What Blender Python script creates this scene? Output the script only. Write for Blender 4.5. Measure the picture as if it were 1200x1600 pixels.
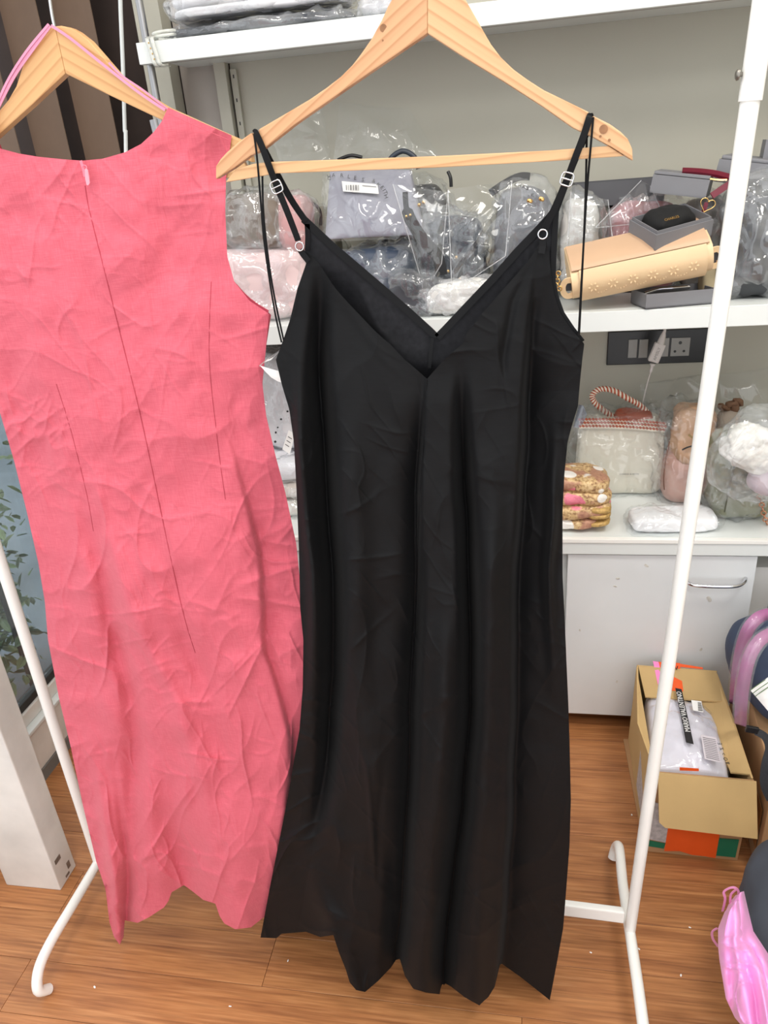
import bpy, bmesh, math, random
import numpy as np
from mathutils import Vector, Matrix

random.seed(7)
scene = bpy.context.scene
for _o in list(bpy.data.objects):
    bpy.data.objects.remove(_o)
COL = scene.collection

# ------------------------------------------------------------------ camera
F_PX, CX, CY, CAM_H = 1150.0, 600.0, 800.0, 1.43
_up = -np.array([200.0, 2450.0, F_PX]); _up /= np.linalg.norm(_up)
_vb = np.array([-6600.0, -43.0, F_PX]); _vb -= _vb.dot(_up) * _up; _vb /= np.linalg.norm(_vb)
_ex = -_vb
_ey = np.cross(_up, _ex)
if _ey[2] < 0:
    _ey = -_ey
CAM = np.stack([_ex, _ey, _up])                    # world = CAM @ (right, down, forward)
cam_data = bpy.data.cameras.new('camera')
cam_data.sensor_fit = 'HORIZONTAL'
cam_data.sensor_width = 36.0
cam_data.lens = 36.0 * F_PX / 1200.0
cam_data.clip_start = 0.02
cam = bpy.data.objects.new('camera', cam_data)
COL.objects.link(cam)
_m = Matrix.Identity(4)
for i in range(3):
    _m[i][0] = CAM[i][0]; _m[i][1] = -CAM[i][1]; _m[i][2] = -CAM[i][2]
_m.translation = Vector((0, 0, CAM_H))
cam.matrix_world = _m
scene.camera = cam

# ------------------------------------------------------------------ world, lights, exposure
scene.view_settings.view_transform = 'Standard'
scene.view_settings.look = 'None'
scene.view_settings.gamma = 1.0
scene.view_settings.use_curve_mapping = False
scene.view_settings.exposure = -0.25
world = bpy.data.worlds.new('daylight'); scene.world = world
world.use_nodes = True
_bg = world.node_tree.nodes['Background']
_bg.inputs['Color'].default_value = (0.97, 0.98, 1.0, 1)
_bg.inputs['Strength'].default_value = 2.2

def area(name, loc, target, size, size_y, watts, color):
    d = bpy.data.lights.new(name, 'AREA')
    d.shape = 'RECTANGLE'; d.size = size; d.size_y = size_y
    d.energy = watts; d.color = color
    o = bpy.data.objects.new(name, d); COL.objects.link(o)
    o.location = loc
    o.rotation_euler = (Vector(target) - Vector(loc)).to_track_quat('-Z', 'Y').to_euler()
    return o
area('ceiling_lamp', (0.95, 0.62, 3.04), (0.35, 1.0, 0.0), 0.6, 0.6, 34, (1.0, 0.965, 0.91))
area('ceiling_lamp', (-0.55, 0.40, 3.04), (-0.4, 0.7, 0.0), 0.6, 0.6, 22, (1.0, 0.965, 0.91))
area('ceiling_lamp', (0.25, -0.75, 3.04), (0.1, 0.6, 0.2), 0.9, 0.6, 18, (1.0, 0.97, 0.92))

# ------------------------------------------------------------------ pixel -> place helpers
def ray(px, py):
    return CAM @ np.array([px - CX, py - CY, F_PX])
def P(px, py, Y):
    d = ray(px, py); return np.array([0, 0, CAM_H]) + d * (Y / d[1])
def PZ(px, py, z):
    d = ray(px, py); return np.array([0, 0, CAM_H]) + d * ((z - CAM_H) / d[2])
def Parr(px, py, Y):
    px = np.asarray(px, float); py = np.asarray(py, float); Y = np.asarray(Y, float)
    d = np.stack([px - CX, py - CY, np.full_like(px, F_PX)], -1) @ CAM.T
    return d * (Y / d[..., 1])[..., None] + np.array([0, 0, CAM_H])
def box_at(x0, y0, x1, y1, Y):
    xm, ym = (x0 + x1) / 2, (y0 + y1) / 2
    return P(xm, ym, Y), abs(P(x1, ym, Y)[0] - P(x0, ym, Y)[0]), abs(P(xm, y0, Y)[2] - P(xm, y1, Y)[2])

# ------------------------------------------------------------------ numeric noise
def _hash(ix, iy, iz, seed):
    n = (ix.astype(np.int64) * 374761393 + iy.astype(np.int64) * 668265263 + iz.astype(np.int64) * 2147483647 + seed * 974634721) & 0xFFFFFFFF
    n = ((n ^ (n >> 13)) * 1274126177) & 0xFFFFFFFF
    return ((n ^ (n >> 16)) & 0xFFFF) / 65535.0
def vnoise(p, seed=0):
    i = np.floor(p).astype(np.int64); f = p - i
    f = f * f * f * (f * (f * 6 - 15) + 10)
    r = 0
    for dx in (0, 1):
        for dy in (0, 1):
            for dz in (0, 1):
                w = (f[..., 0] if dx else 1 - f[..., 0]) * (f[..., 1] if dy else 1 - f[..., 1]) * (f[..., 2] if dz else 1 - f[..., 2])
                r = r + w * _hash(i[..., 0] + dx, i[..., 1] + dy, i[..., 2] + dz, seed)
    return r * 2 - 1
def fbm(p, octaves=3, seed=0):
    r, a = 0, 1.0
    for k in range(octaves):
        r = r + a * vnoise(p * 2 ** k, seed + k * 17); a *= 0.5
    return r
def ridge(p, octaves=3, seed=0):
    r, a = 0, 1.0
    for k in range(octaves):
        r = r + a * (1 - 2.2 * np.abs(vnoise(p * 2 ** k, seed + k * 31))); a *= 0.5
    return r
def worley(x, y, seed=0):
    ix, iy = np.floor(x), np.floor(y)
    f1 = np.full(x.shape, 9.0); f2 = np.full(x.shape, 9.0)
    zz = np.zeros_like(ix)
    for dx in (-1, 0, 1):
        for dy in (-1, 0, 1):
            cx = ix + dx + _hash(ix + dx, iy + dy, zz, seed)
            cy = iy + dy + _hash(ix + dx, iy + dy, zz + 1, seed)
            d = np.hypot(cx - x, cy - y)
            f2 = np.minimum(f2, np.maximum(f1, d)); f1 = np.minimum(f1, d)
    return f1, f2

# ------------------------------------------------------------------ materials (procedural)
def srgb(r, g, b):
    def c(v):
        v /= 255.0
        return v / 12.92 if v <= 0.04045 else ((v + 0.055) / 1.055) ** 2.4
    return (c(r), c(g), c(b), 1.0)
MATS = {}
def new_mat(name):
    m = bpy.data.materials.new(name); m.use_nodes = True
    nt = m.node_tree
    return m, nt, nt.nodes['Principled BSDF']
def coords(nt, rot=(0, 0, 0), scale=(1, 1, 1)):
    tc = nt.nodes.new('ShaderNodeTexCoord')
    a = nt.nodes.new('ShaderNodeMapping'); a.inputs['Rotation'].default_value = rot
    b = nt.nodes.new('ShaderNodeMapping'); b.inputs['Scale'].default_value = scale
    nt.links.new(tc.outputs['Object'], a.inputs['Vector']); nt.links.new(a.outputs[0], b.inputs['Vector'])
    return b.outputs[0]
def tex_noise(nt, vec, scale=5, detail=3, rough=0.5, dist=0.0):
    n = nt.nodes.new('ShaderNodeTexNoise')
    n.inputs['Scale'].default_value = scale; n.inputs['Detail'].default_value = detail
    n.inputs['Roughness'].default_value = rough; n.inputs['Distortion'].default_value = dist
    nt.links.new(vec, n.inputs['Vector'])
    return n.outputs['Fac']
def ramp(nt, fac, stops):
    r = nt.nodes.new('ShaderNodeValToRGB')
    e = r.color_ramp.elements
    e[0].position, e[0].color = stops[0]
    e[1].position, e[1].color = stops[-1]
    for pos, col in stops[1:-1]:
        k = e.new(pos); k.color = col
    nt.links.new(fac, r.inputs['Fac'])
    return r.outputs['Color']
def bump(nt, bsdf, h, strength=0.2, dist=0.01):
    b = nt.nodes.new('ShaderNodeBump')
    b.inputs['Strength'].default_value = strength; b.inputs['Distance'].default_value = dist
    nt.links.new(h, b.inputs['Height']); nt.links.new(b.outputs[0], bsdf.inputs['Normal'])
def mix_col(nt, fac, a, b, mode='MIX'):
    n = nt.nodes.new('ShaderNodeMix'); n.data_type = 'RGBA'; n.blend_type = mode
    for k, v in ((0, fac), (6, a), (7, b)):
        if isinstance(v, (int, float)): n.inputs[k].default_value = v
        elif isinstance(v, tuple): n.inputs[k].default_value = v
        else: nt.links.new(v, n.inputs[k])
    return n.outputs[2]
def simple(name, rgb, rough=0.5, metal=0.0, var=0.10, scale=12, bump_s=0.0, bump_scale=80, spec=0.5, sheen=0.0, coat=0.0):
    """a plain coloured surface with a little procedural mottling and relief"""
    if name in MATS: return MATS[name]
    m, nt, b = new_mat(name)
    c = srgb(*rgb)
    lo = tuple(v * (1 - var) for v in c[:3]) + (1,); hi = tuple(min(1, v * (1 + var * 0.6)) for v in c[:3]) + (1,)
    v = coords(nt)
    col = ramp(nt, tex_noise(nt, v, scale, 4), [(0.3, lo), (0.7, hi)])
    nt.links.new(col, b.inputs['Base Color'])
    b.inputs['Roughness'].default_value = rough; b.inputs['Metallic'].default_value = metal
    b.inputs['Specular IOR Level'].default_value = spec
    if sheen: b.inputs['Sheen Weight'].default_value = sheen
    if coat: b.inputs['Coat Weight'].default_value = coat; b.inputs['Coat Roughness'].default_value = 0.15
    if bump_s: bump(nt, b, tex_noise(nt, v, bump_scale, 3), bump_s, 0.003)
    MATS[name] = m
    return m
def plastic(name, rgb=(240, 243, 246), alpha_lo=0.03, alpha_hi=0.24, rough=0.09, scale=9, wrinkle=0.8, gloss=1.0):
    """thin clear film: see-through, glossy, with a cloudy bloom here and there"""
    if name in MATS: return MATS[name]
    m, nt, b = new_mat(name)
    nt.nodes.remove(b)
    out = nt.nodes['Material Output']
    v = coords(nt)
    tr = nt.nodes.new('ShaderNodeBsdfTransparent'); gl = nt.nodes.new('ShaderNodeBsdfGlossy'); df = nt.nodes.new('ShaderNodeBsdfDiffuse')
    tr.inputs['Color'].default_value = (0.97, 0.98, 0.985, 1)
    gl.inputs['Color'].default_value = (1, 1, 1, 1); gl.inputs['Roughness'].default_value = rough
    df.inputs['Color'].default_value = srgb(*rgb)
    lw = nt.nodes.new('ShaderNodeLayerWeight'); lw.inputs['Blend'].default_value = 0.5      # same from both sides of the film
    pw = nt.nodes.new('ShaderNodeMath'); pw.operation = 'POWER'; pw.inputs[1].default_value = 3.2
    sc_ = nt.nodes.new('ShaderNodeMath'); sc_.operation = 'MULTIPLY_ADD'; sc_.inputs[1].default_value = 0.75 * gloss; sc_.inputs[2].default_value = 0.07 * gloss
    nt.links.new(lw.outputs['Facing'], pw.inputs[0]); nt.links.new(pw.outputs[0], sc_.inputs[0])
    bp = nt.nodes.new('ShaderNodeBump'); bp.inputs['Strength'].default_value = wrinkle; bp.inputs['Distance'].default_value = 0.008
    rg = nt.nodes.new('ShaderNodeTexNoise'); rg.noise_type = 'RIDGED_MULTIFRACTAL'
    rg.inputs['Scale'].default_value = 17.0; rg.inputs['Detail'].default_value = 3.0; rg.inputs['Distortion'].default_value = 0.9
    nt.links.new(v, rg.inputs['Vector'])
    nt.links.new(rg.outputs['Fac'], bp.inputs['Height'])
    nt.links.new(bp.outputs[0], gl.inputs['Normal']); nt.links.new(bp.outputs[0], lw.inputs['Normal'])
    mr = nt.nodes.new('ShaderNodeMapRange')
    mr.inputs['From Min'].default_value = 0.38; mr.inputs['From Max'].default_value = 0.68
    mr.inputs['To Min'].default_value = alpha_lo; mr.inputs['To Max'].default_value = alpha_hi
    nt.links.new(tex_noise(nt, v, scale, 5, 0.6, 0.8), mr.inputs['Value'])
    m1 = nt.nodes.new('ShaderNodeMixShader'); m2 = nt.nodes.new('ShaderNodeMixShader')
    nt.links.new(mr.outputs[0], m1.inputs[0]); nt.links.new(tr.outputs[0], m1.inputs[1]); nt.links.new(df.outputs[0], m1.inputs[2])
    nt.links.new(sc_.outputs[0], m2.inputs[0]); nt.links.new(m1.outputs[0], m2.inputs[1]); nt.links.new(gl.outputs[0], m2.inputs[2])
    nt.links.new(m2.outputs[0], out.inputs['Surface'])
    MATS[name] = m
    return m
def wood_hanger(name, ang, light, dark, seed=0.0):
    m, nt, b = new_mat(name)
    v = coords(nt, (0, math.radians(ang), 0), (1.0, 1.0, 1.0))
    mp = nt.nodes.new('ShaderNodeMapping'); mp.inputs['Location'].default_value = (seed, seed * 0.7, seed * 0.31)
    mp.inputs['Scale'].default_value = (2.2, 6.0, 26.0)
    nt.links.new(v, mp.inputs['Vector'])
    w = nt.nodes.new('ShaderNodeTexWave'); w.wave_type = 'BANDS'; w.bands_direction = 'Z'; w.wave_profile = 'SAW'
    w.inputs['Scale'].default_value = 1.1; w.inputs['Distortion'].default_value = 3.2
    w.inputs['Detail'].default_value = 2.0; w.inputs['Detail Scale'].default_value = 0.7
    nt.links.new(mp.outputs[0], w.inputs['Vector'])
    mid = tuple((a * 0.75 + c * 0.25) for a, c in zip(srgb(*light), srgb(*dark)))
    col = ramp(nt, w.outputs['Fac'], [(0.0, srgb(*light)), (0.6, mid), (0.86, srgb(*dark)), (0.98, srgb(*light))])
    fine = tex_noise(nt, mp.outputs[0], 9, 4, 0.6)
    col = mix_col(nt, 0.14, col, ramp(nt, fine, [(0.35, srgb(*dark)), (0.65, srgb(*light))]))
    nt.links.new(col, b.inputs['Base Color'])
    b.inputs['Roughness'].default_value = 0.42
    bump(nt, b, fine, 0.06, 0.002)
    return m
def fabric_linen(name, base, dark, light):
    m, nt, b = new_mat(name)
    v = coords(nt)
    mp = nt.nodes.new('ShaderNodeMapping'); mp.inputs['Scale'].default_value = (70, 70, 1500); nt.links.new(v, mp.inputs['Vector'])
    mq = nt.nodes.new('ShaderNodeMapping'); mq.inputs['Scale'].default_value = (1900, 60, 60); nt.links.new(v, mq.inputs['Vector'])
    n1 = tex_noise(nt, mp.outputs[0], 1.0, 3, 0.6); n2 = tex_noise(nt, mq.outputs[0], 1.0, 3, 0.6)
    add = nt.nodes.new('ShaderNodeMath'); add.operation = 'ADD'
    nt.links.new(n1, add.inputs[0]); nt.links.new(n2, add.inputs[1])
    half = nt.nodes.new('ShaderNodeMath'); half.operation = 'MULTIPLY'; half.inputs[1].default_value = 0.5
    nt.links.new(add.outputs[0], half.inputs[0])
    col = ramp(nt, half.outputs[0], [(0.34, srgb(*dark)), (0.5, srgb(*base)), (0.68, srgb(*light))])
    nt.links.new(col, b.inputs['Base Color'])
    b.inputs['Roughness'].default_value = 0.85; b.inputs['Specular IOR Level'].default_value = 0.25
    b.inputs['Sheen Weight'].default_value = 0.12; b.inputs['Sheen Roughness'].default_value = 0.5
    bump(nt, b, half.outputs[0], 0.18, 0.0012)
    return m

M_WHITE = simple('white_laminate', (222, 226, 224), 0.4, var=0.03, scale=6)
M_WHITE_DIRTY = simple('scuffed_white_paint', (222, 218, 212), 0.55, var=0.14, scale=9, bump_s=0.05)
M_RACK = simple('white_powder_coat', (240, 239, 234), 0.3, var=0.03, spec=0.5)
M_WALL = simple('warm_grey_wall', (176, 173, 160), 0.7, var=0.04, scale=3)
M_PANEL = simple('grey_back_panel', (158, 150, 142), 0.65, var=0.06, scale=4)
M_DARK = simple('dark_brown_board', (62, 48, 42), 0.7, var=0.2)
M_CEIL = simple('ceiling_paint', (235, 233, 228), 0.8, var=0.02)
M_BLACKPL = simple('black_plastic', (16, 16, 18), 0.35, var=0.1)
M_CHROME = simple('chrome', (205, 205, 208), 0.18, metal=1.0, var=0.03)
M_STEEL = simple('brushed_steel', (160, 160, 162), 0.35, metal=1.0, var=0.08)
M_GOLD = simple('pale_gold_metal', (225, 185, 120), 0.22, metal=1.0, var=0.05)
M_GREYBOX = simple('grey_card', (122, 122, 126), 0.6, var=0.04)
M_GREYIN = simple('dark_grey_card', (84, 84, 88), 0.7, var=0.05)
M_CLEAR = plastic('clear_plastic')
M_CLEAR2 = plastic('thin_clear_plastic', alpha_lo=0.0, alpha_hi=0.11, scale=7, gloss=0.8)
M_FAINT = plastic('faint_clear_plastic', alpha_lo=0.0, alpha_hi=0.10, scale=6, wrinkle=0.35, gloss=0.4)
M_MILKY = plastic('milky_plastic', (238, 238, 240), 0.18, 0.5, 0.16)
M_CARD = simple('kraft_cardboard', (196, 164, 112), 0.8, var=0.08, scale=7, bump_s=0.04, bump_scale=200)
M_CARD2 = simple('brown_cardboard', (178, 138, 98), 0.8, var=0.08, scale=7)
M_PAPER = simple('white_paper', (240, 238, 235), 0.7, var=0.03)
M_INK = simple('black_ink', (28, 26, 28), 0.6, var=0.05)
M_GREYINK = simple('grey_ink', (110, 106, 106), 0.6, var=0.05)
M_ORANGE = simple('orange_tape', (240, 92, 30), 0.35, var=0.08)
M_PINKTAPE = simple('pink_tape', (245, 140, 200), 0.4, var=0.06)
M_GREEN = simple('green_print', (10, 110, 80), 0.6, var=0.08)

# ------------------------------------------------------------------ object helpers
def thing(name, label, cat, loc, group=None):
    o = bpy.data.objects.new(name, None); COL.objects.link(o)
    o.empty_display_size = 0.05
    o.location = Vector([float(v) for v in loc])
    o['label'] = label; o['category'] = cat
    if group: o['group'] = group
    return o
def root_loc(parent):
    loc = Vector((0, 0, 0))
    while parent is not None:
        loc += parent.location; parent = parent.parent
    return loc
def tag(o, label=None, cat=None, group=None, kind=None):
    if label: o['label'] = label
    if cat: o['category'] = cat
    if group: o['group'] = group
    if kind: o['kind'] = kind
    return o
class MB:
    """collects geometry in world coordinates; build() links it as ONE mesh object"""
    def __init__(self): self.v = []; self.f = []
    def add(self, verts, faces):
        k = len(self.v)
        self.v.extend([tuple(float(c) for c in p) for p in verts]); self.f.extend([tuple(i + k for i in f) for f in faces])
        return self
    def box(self, c, s, rot=None):
        hx, hy, hz = s[0] / 2, s[1] / 2, s[2] / 2
        vs = [Vector((x, y, z)) for x in (-hx, hx) for y in (-hy, hy) for z in (-hz, hz)]
        if rot is not None: vs = [rot @ p for p in vs]
        c = Vector([float(a) for a in c])
        return self.add([p + c for p in vs], [(0, 1, 3, 2), (4, 6, 7, 5), (0, 4, 5, 1), (2, 3, 7, 6), (0, 2, 6, 4), (1, 5, 7, 3)])
    def box2(self, lo, hi):
        return self.box([(a + b) / 2 for a, b in zip(lo, hi)], [b - a for a, b in zip(lo, hi)])
    def tube(self, pts, r, n=12, closed=False, caps=True):
        pts = [Vector([float(a) for a in p]) for p in pts]; m = len(pts)
        rr = r if isinstance(r, (list, tuple, np.ndarray)) else [r] * m
        vs = []; prev = None
        for i, p in enumerate(pts):
            if closed: t = pts[(i + 1) % m] - pts[i - 1]
            else: t = pts[min(i + 1, m - 1)] - pts[max(i - 1, 0)]
            t.normalize()
            if prev is None:
                a = Vector((0, 0, 1)) if abs(t.z) < 0.9 else Vector((1, 0, 0))
                u = t.cross(a).normalized()
            else:
                u = (prev - t * prev.dot(t))
                u = u.normalized() if u.length > 1e-6 else t.orthogonal().normalized()
            prev = u; w = t.cross(u)
            vs += [p + (u * math.cos(2 * math.pi * k / n) + w * math.sin(2 * math.pi * k / n)) * rr[i] for k in range(n)]
        fs = []
        for i in range(m if closed else m - 1):
            j = (i + 1) % m
            fs += [(i * n + k, i * n + (k + 1) % n, j * n + (k + 1) % n, j * n + k) for k in range(n)]
        if caps and not closed:
            q = len(vs); vs += vs[:n] + vs[(m - 1) * n:m * n]           # caps keep their own corners so the sides shade evenly
            fs.append(tuple(range(q + n - 1, q - 1, -1))); fs.append(tuple(q + n + k for k in range(n)))
        return self.add(vs, fs)
    def ribbon(self, pts, w, facing=(0, -1, 0), th=0.0008):
        pts = [Vector([float(a) for a in p]) for p in pts]; m = len(pts)
        ww = w if isinstance(w, (list, tuple)) else [w] * m
        vs = []
        for i, p in enumerate(pts):
            t = (pts[min(i + 1, m - 1)] - pts[max(i - 1, 0)]).normalized()
            fc = Vector(facing[i]) if isinstance(facing, list) else Vector(facing)
            s = t.cross(fc).normalized(); n = s.cross(t).normalized()
            for a, b in ((-1, -1), (1, -1), (1, 1), (-1, 1)):
                vs.append(p + s * (a * ww[i] / 2) + n * (b * th / 2))
        fs = []
        for i in range(m - 1):
            for k in range(4):
                fs.append((i * 4 + k, i * 4 + (k + 1) % 4, i * 4 + 4 + (k + 1) % 4, i * 4 + 4 + k))
        fs += [(3, 2, 1, 0), tuple((m - 1) * 4 + k for k in range(4))]
        return self.add(vs, fs)
    def grid(self, A):
        n, m = A.shape[:2]
        return self.add(A.reshape(-1, 3), [(i * m + j, i * m + j + 1, (i + 1) * m + j + 1, (i + 1) * m + j) for i in range(n - 1) for j in range(m - 1)])
    def prism(self, front, back):
        """front / back: matching outlines"""
        n = len(front)
        self.add(list(front) + list(back), [tuple(range(n)), tuple(range(2 * n - 1, n - 1, -1))] + [(i, n + i, n + (i + 1) % n, (i + 1) % n) for i in range(n)])
        return self
    def torus(self, c, R, r, normal=(0, -1, 0), n=20, k=8, squash=1.0):
        nv = Vector(normal).normalized(); u = nv.orthogonal().normalized(); w = nv.cross(u); c = Vector([float(a) for a in c])
        return self.tube([c + u * (R * math.cos(2 * math.pi * i / n)) + w * (R * squash * math.sin(2 * math.pi * i / n)) for i in range(n)], r, k, True)
    def build(self, name, mat, parent=None, smooth=False, bevel=0.0, seg=2, base=None):
        off = root_loc(parent) if parent is not None else Vector([float(a) for a in base]) if base is not None else None
        if off is None:
            a = np.array(self.v); off = Vector((float((a[:, 0].min() + a[:, 0].max()) / 2), float((a[:, 1].min() + a[:, 1].max()) / 2), float(a[:, 2].min())))
        me = bpy.data.meshes.new(name)
        me.from_pydata([(p[0] - off.x, p[1] - off.y, p[2] - off.z) for p in self.v], [], self.f)
        bm = bmesh.new(); bm.from_mesh(me)
        bmesh.ops.recalc_face_normals(bm, faces=bm.faces)
        if bevel:
            es = [e for e in bm.edges if len(e.link_faces) == 2 and e.calc_face_angle(0) > 0.6]
            bmesh.ops.bevel(bm, geom=es, offset=bevel, segments=seg, profile=0.6, affect='EDGES', clamp_overlap=True)
        bm.to_mesh(me); bm.free()
        if smooth:
            me.polygons.foreach_set('use_smooth', [True] * len(me.polygons))
        me.materials.append(mat)
        o = bpy.data.objects.new(name, me); COL.objects.link(o)
        if parent is not None: o.parent = parent
        else: o.location = off
        return o
def eul(z=0, x=0, y=0):
    return (Matrix.Rotation(math.radians(z), 3, 'Z') @ Matrix.Rotation(math.radians(y), 3, 'Y') @ Matrix.Rotation(math.radians(x), 3, 'X'))
_CUBE = {}
def cube_dirs(n):
    if n in _CUBE: return _CUBE[n]
    idx = {}; vs = []; fs = []
    t = np.linspace(-1, 1, n + 1)
    def vid(p):
        k = tuple(int(round(c * 1e5)) for c in p)
        if k not in idx: idx[k] = len(vs); vs.append(p)
        return idx[k]
    for ax in range(3):
        for s in (-1, 1):
            for i in range(n):
                for j in range(n):
                    q = []
                    for (a, b) in ((i, j), (i + 1, j), (i + 1, j + 1), (i, j + 1)):
                        p = [0, 0, 0]; p[ax] = s; p[(ax + 1) % 3] = t[a]; p[(ax + 2) % 3] = t[b]
                        q.append(vid(tuple(p)))
                    fs.append(tuple(q if s > 0 else q[::-1]))
    _CUBE[n] = (np.array(vs, float), fs)
    return _CUBE[n]
def soft(c, size, rot=(0, 0, 0), e=4.0, amp=0.004, scale=25, seed=1, n=20, zmin=None, crumple=0.0, taper=0.0, pinch=0.0, ymax=None):
    """a soft rounded box: cushion, bag body or crumpled wrap. taper narrows the top, pinch thins the top"""
    d, fs = cube_dirs(n)
    d = np.sign(d) * np.sin(np.abs(d) * math.pi / 2 * 0.98) ** 1.0
    r = (np.abs(d) ** e).sum(1) ** (-1 / e)
    p = d * r[:, None]
    nrm = np.sign(p) * np.abs(p) ** (e - 1); nrm /= np.linalg.norm(nrm, axis=1)[:, None] + 1e-9
    q = p * np.array(size) / 2
    tz = (p[:, 2] + 1) / 2
    q[:, 0] *= 1 - taper * tz; q[:, 1] *= 1 - pinch * tz
    off = amp * fbm(q * scale + seed * 3.7, 3, seed)
    if crumple: off = off + crumple * (ridge(q * scale * 1.3 + seed * 1.9, 3, seed + 5) - 0.2)
    q = q + nrm * off[:, None]
    R = np.array(eul(*rot)); q = q @ R.T + np.array(c, float)
    if zmin is not None: q[:, 2] = np.maximum(q[:, 2], zmin + 0.0006 * (1 + p[:, 0]))
    if ymax is not None: q[:, 1] = np.minimum(q[:, 1], ymax)
    return q, fs
def soft_part(name, mat, parent, *a, **k):
    return MB().add(*soft(*a, **k)).build(name, mat, parent, smooth=True)
def text_part(name, body, mat, parent, origin, right, up, size, extrude=0.0002, align='LEFT'):
    cu = bpy.data.curves.new(name, 'FONT'); cu.body = body; cu.size = size; cu.extrude = extrude
    cu.align_x = align; cu.align_y = 'CENTER'; cu.resolution_u = 2
    tmp = bpy.data.objects.new('lettering_source', cu); COL.objects.link(tmp)
    dg = bpy.context.evaluated_depsgraph_get(); dg.update()
    me = bpy.data.meshes.new_from_object(tmp.evaluated_get(dg))
    bpy.data.objects.remove(tmp); bpy.data.curves.remove(cu)
    r = Vector([float(a) for a in right]).normalized(); u = Vector([float(a) for a in up]); u = (u - r * u.dot(r)).normalized(); n = r.cross(u)
    off = root_loc(parent); o3 = Vector([float(a) for a in origin])
    for vv in me.vertices:
        vv.co = o3 + r * vv.co.x + u * vv.co.y + n * vv.co.z - off
    me.materials.clear(); me.materials.append(mat)
    o = bpy.data.objects.new(name, me); COL.objects.link(o); o.parent = parent
    return o
def smooth_path(pts, n=8):
    pts = [np.array(p, float) for p in pts]; out = []
    for i in range(len(pts) - 1):
        p0, p1, p2, p3 = pts[max(i - 1, 0)], pts[i], pts[i + 1], pts[min(i + 2, len(pts) - 1)]
        for k in range(n):
            t = k / n
            out.append(0.5 * ((2 * p1) + (-p0 + p2) * t + (2 * p0 - 5 * p1 + 4 * p2 - p3) * t * t + (-p0 + 3 * p1 - 3 * p2 + p3) * t ** 3))
    out.append(pts[-1])
    return out
def pxpath(pts, n=8):
    """(px, py, Y) control points -> smooth world path"""
    return smooth_path([P(*p) for p in pts], n)

# ================================================================== THE SETTING
WALL_Y, UP_Y, MID_Y, TOP_Y = 2.05, 1.825, 1.66, 1.615
MID_Z, TOP_Z, UP_Z = 1.115, 0.59, 1.72
XL, XR = -0.834, 1.25

# floor: laminate boards
def plank_material():
    m, nt, b = new_mat('wood_laminate')
    tc = nt.nodes.new('ShaderNodeTexCoord'); info = nt.nodes.new('ShaderNodeObjectInfo')
    comb = nt.nodes.new('ShaderNodeCombineXYZ')
    mul = nt.nodes.new('ShaderNodeMath'); mul.operation = 'MULTIPLY'; mul.inputs[1].default_value = 37.0
    nt.links.new(info.outputs['Random'], mul.inputs[0])
    nt.links.new(mul.outputs[0], comb.inputs['Y']); nt.links.new(mul.outputs[0], comb.inputs['X'])
    add = nt.nodes.new('ShaderNodeVectorMath'); add.operation = 'ADD'
    nt.links.new(tc.outputs['Object'], add.inputs[0]); nt.links.new(comb.outputs[0], add.inputs[1])
    def stretched(s):
        mp = nt.nodes.new('ShaderNodeMapping'); mp.inputs['Scale'].default_value = s
        nt.links.new(add.outputs[0], mp.inputs['Vector']); return mp.outputs[0]
    n1 = tex_noise(nt, stretched((2.2, 34, 1)), 1.0, 5, 0.62, 0.35)
    n2 = tex_noise(nt, stretched((7, 190, 1)), 1.0, 3, 0.55, 0.2)
    col = ramp(nt, n1, [(0.25, srgb(112, 66, 38)), (0.42, srgb(148, 94, 55)), (0.56, srgb(172, 115, 69)), (0.78, srgb(196, 142, 93))])
    col = mix_col(nt, 0.45, col, ramp(nt, n2, [(0.3, srgb(98, 58, 34)), (0.55, srgb(172, 115, 70)), (0.75, srgb(206, 154, 106))]))
    hue = nt.nodes.new('ShaderNodeHueSaturation')
    mr = nt.nodes.new('ShaderNodeMapRange'); mr.inputs['To Min'].default_value = 0.98; mr.inputs['To Max'].default_value = 1.18
    nt.links.new(info.outputs['Random'], mr.inputs['Value']); nt.links.new(mr.outputs[0], hue.inputs['Value'])
    nt.links.new(col, hue.inputs['Color']); nt.links.new(hue.outputs[0], b.inputs['Base Color'])
    b.inputs['Roughness'].default_value = 0.42
    bump(nt, b, n2, 0.07, 0.002)
    return m
M_PLANK = plank_material()
M_GROOVE = simple('floor_groove', (70, 44, 26), 0.9)
floor = MB().box2((-1.30, -0.62, -0.03), (1.5, WALL_Y, -0.0035)).build('floor', M_GROOVE, base=(0, 0, 0))
tag(floor, 'brown wood-look laminate floor under the clothes rack', kind='structure')
def plank_mesh(length, width):
    mb = MB().box((0, 0, -0.002), (length - 0.0008, width - 0.0007, 0.004))
    o = mb.build('floor_plank_source', M_PLANK, base=(0, 0, 0), bevel=0.0004, seg=1)
    me = o.data; bpy.data.objects.remove(o); return me
_pm = {}
k = 0
y = 0.843 - 0.105 * 13
while y < WALL_Y - 0.001:
    w = min(0.105, WALL_Y - y)
    row = int(round((y - 0.843) / 0.105))
    x = -0.485 - (0.0 if row % 2 == 0 else 0.5) - 2.0
    while x < 1.5:
        a, c = max(x, -1.30), min(x + 1.0, 1.5)
        if c - a > 0.02:
            key = (round(c - a, 4), round(w, 4))
            if key not in _pm: _pm[key] = plank_mesh(*key)
            o = bpy.data.objects.new('floor_plank', _pm[key]); COL.objects.link(o)
            o.parent = floor; o.location = ((a + c) / 2, y + w / 2, 0)
        x += 1.0
    y += 0.105

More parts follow.
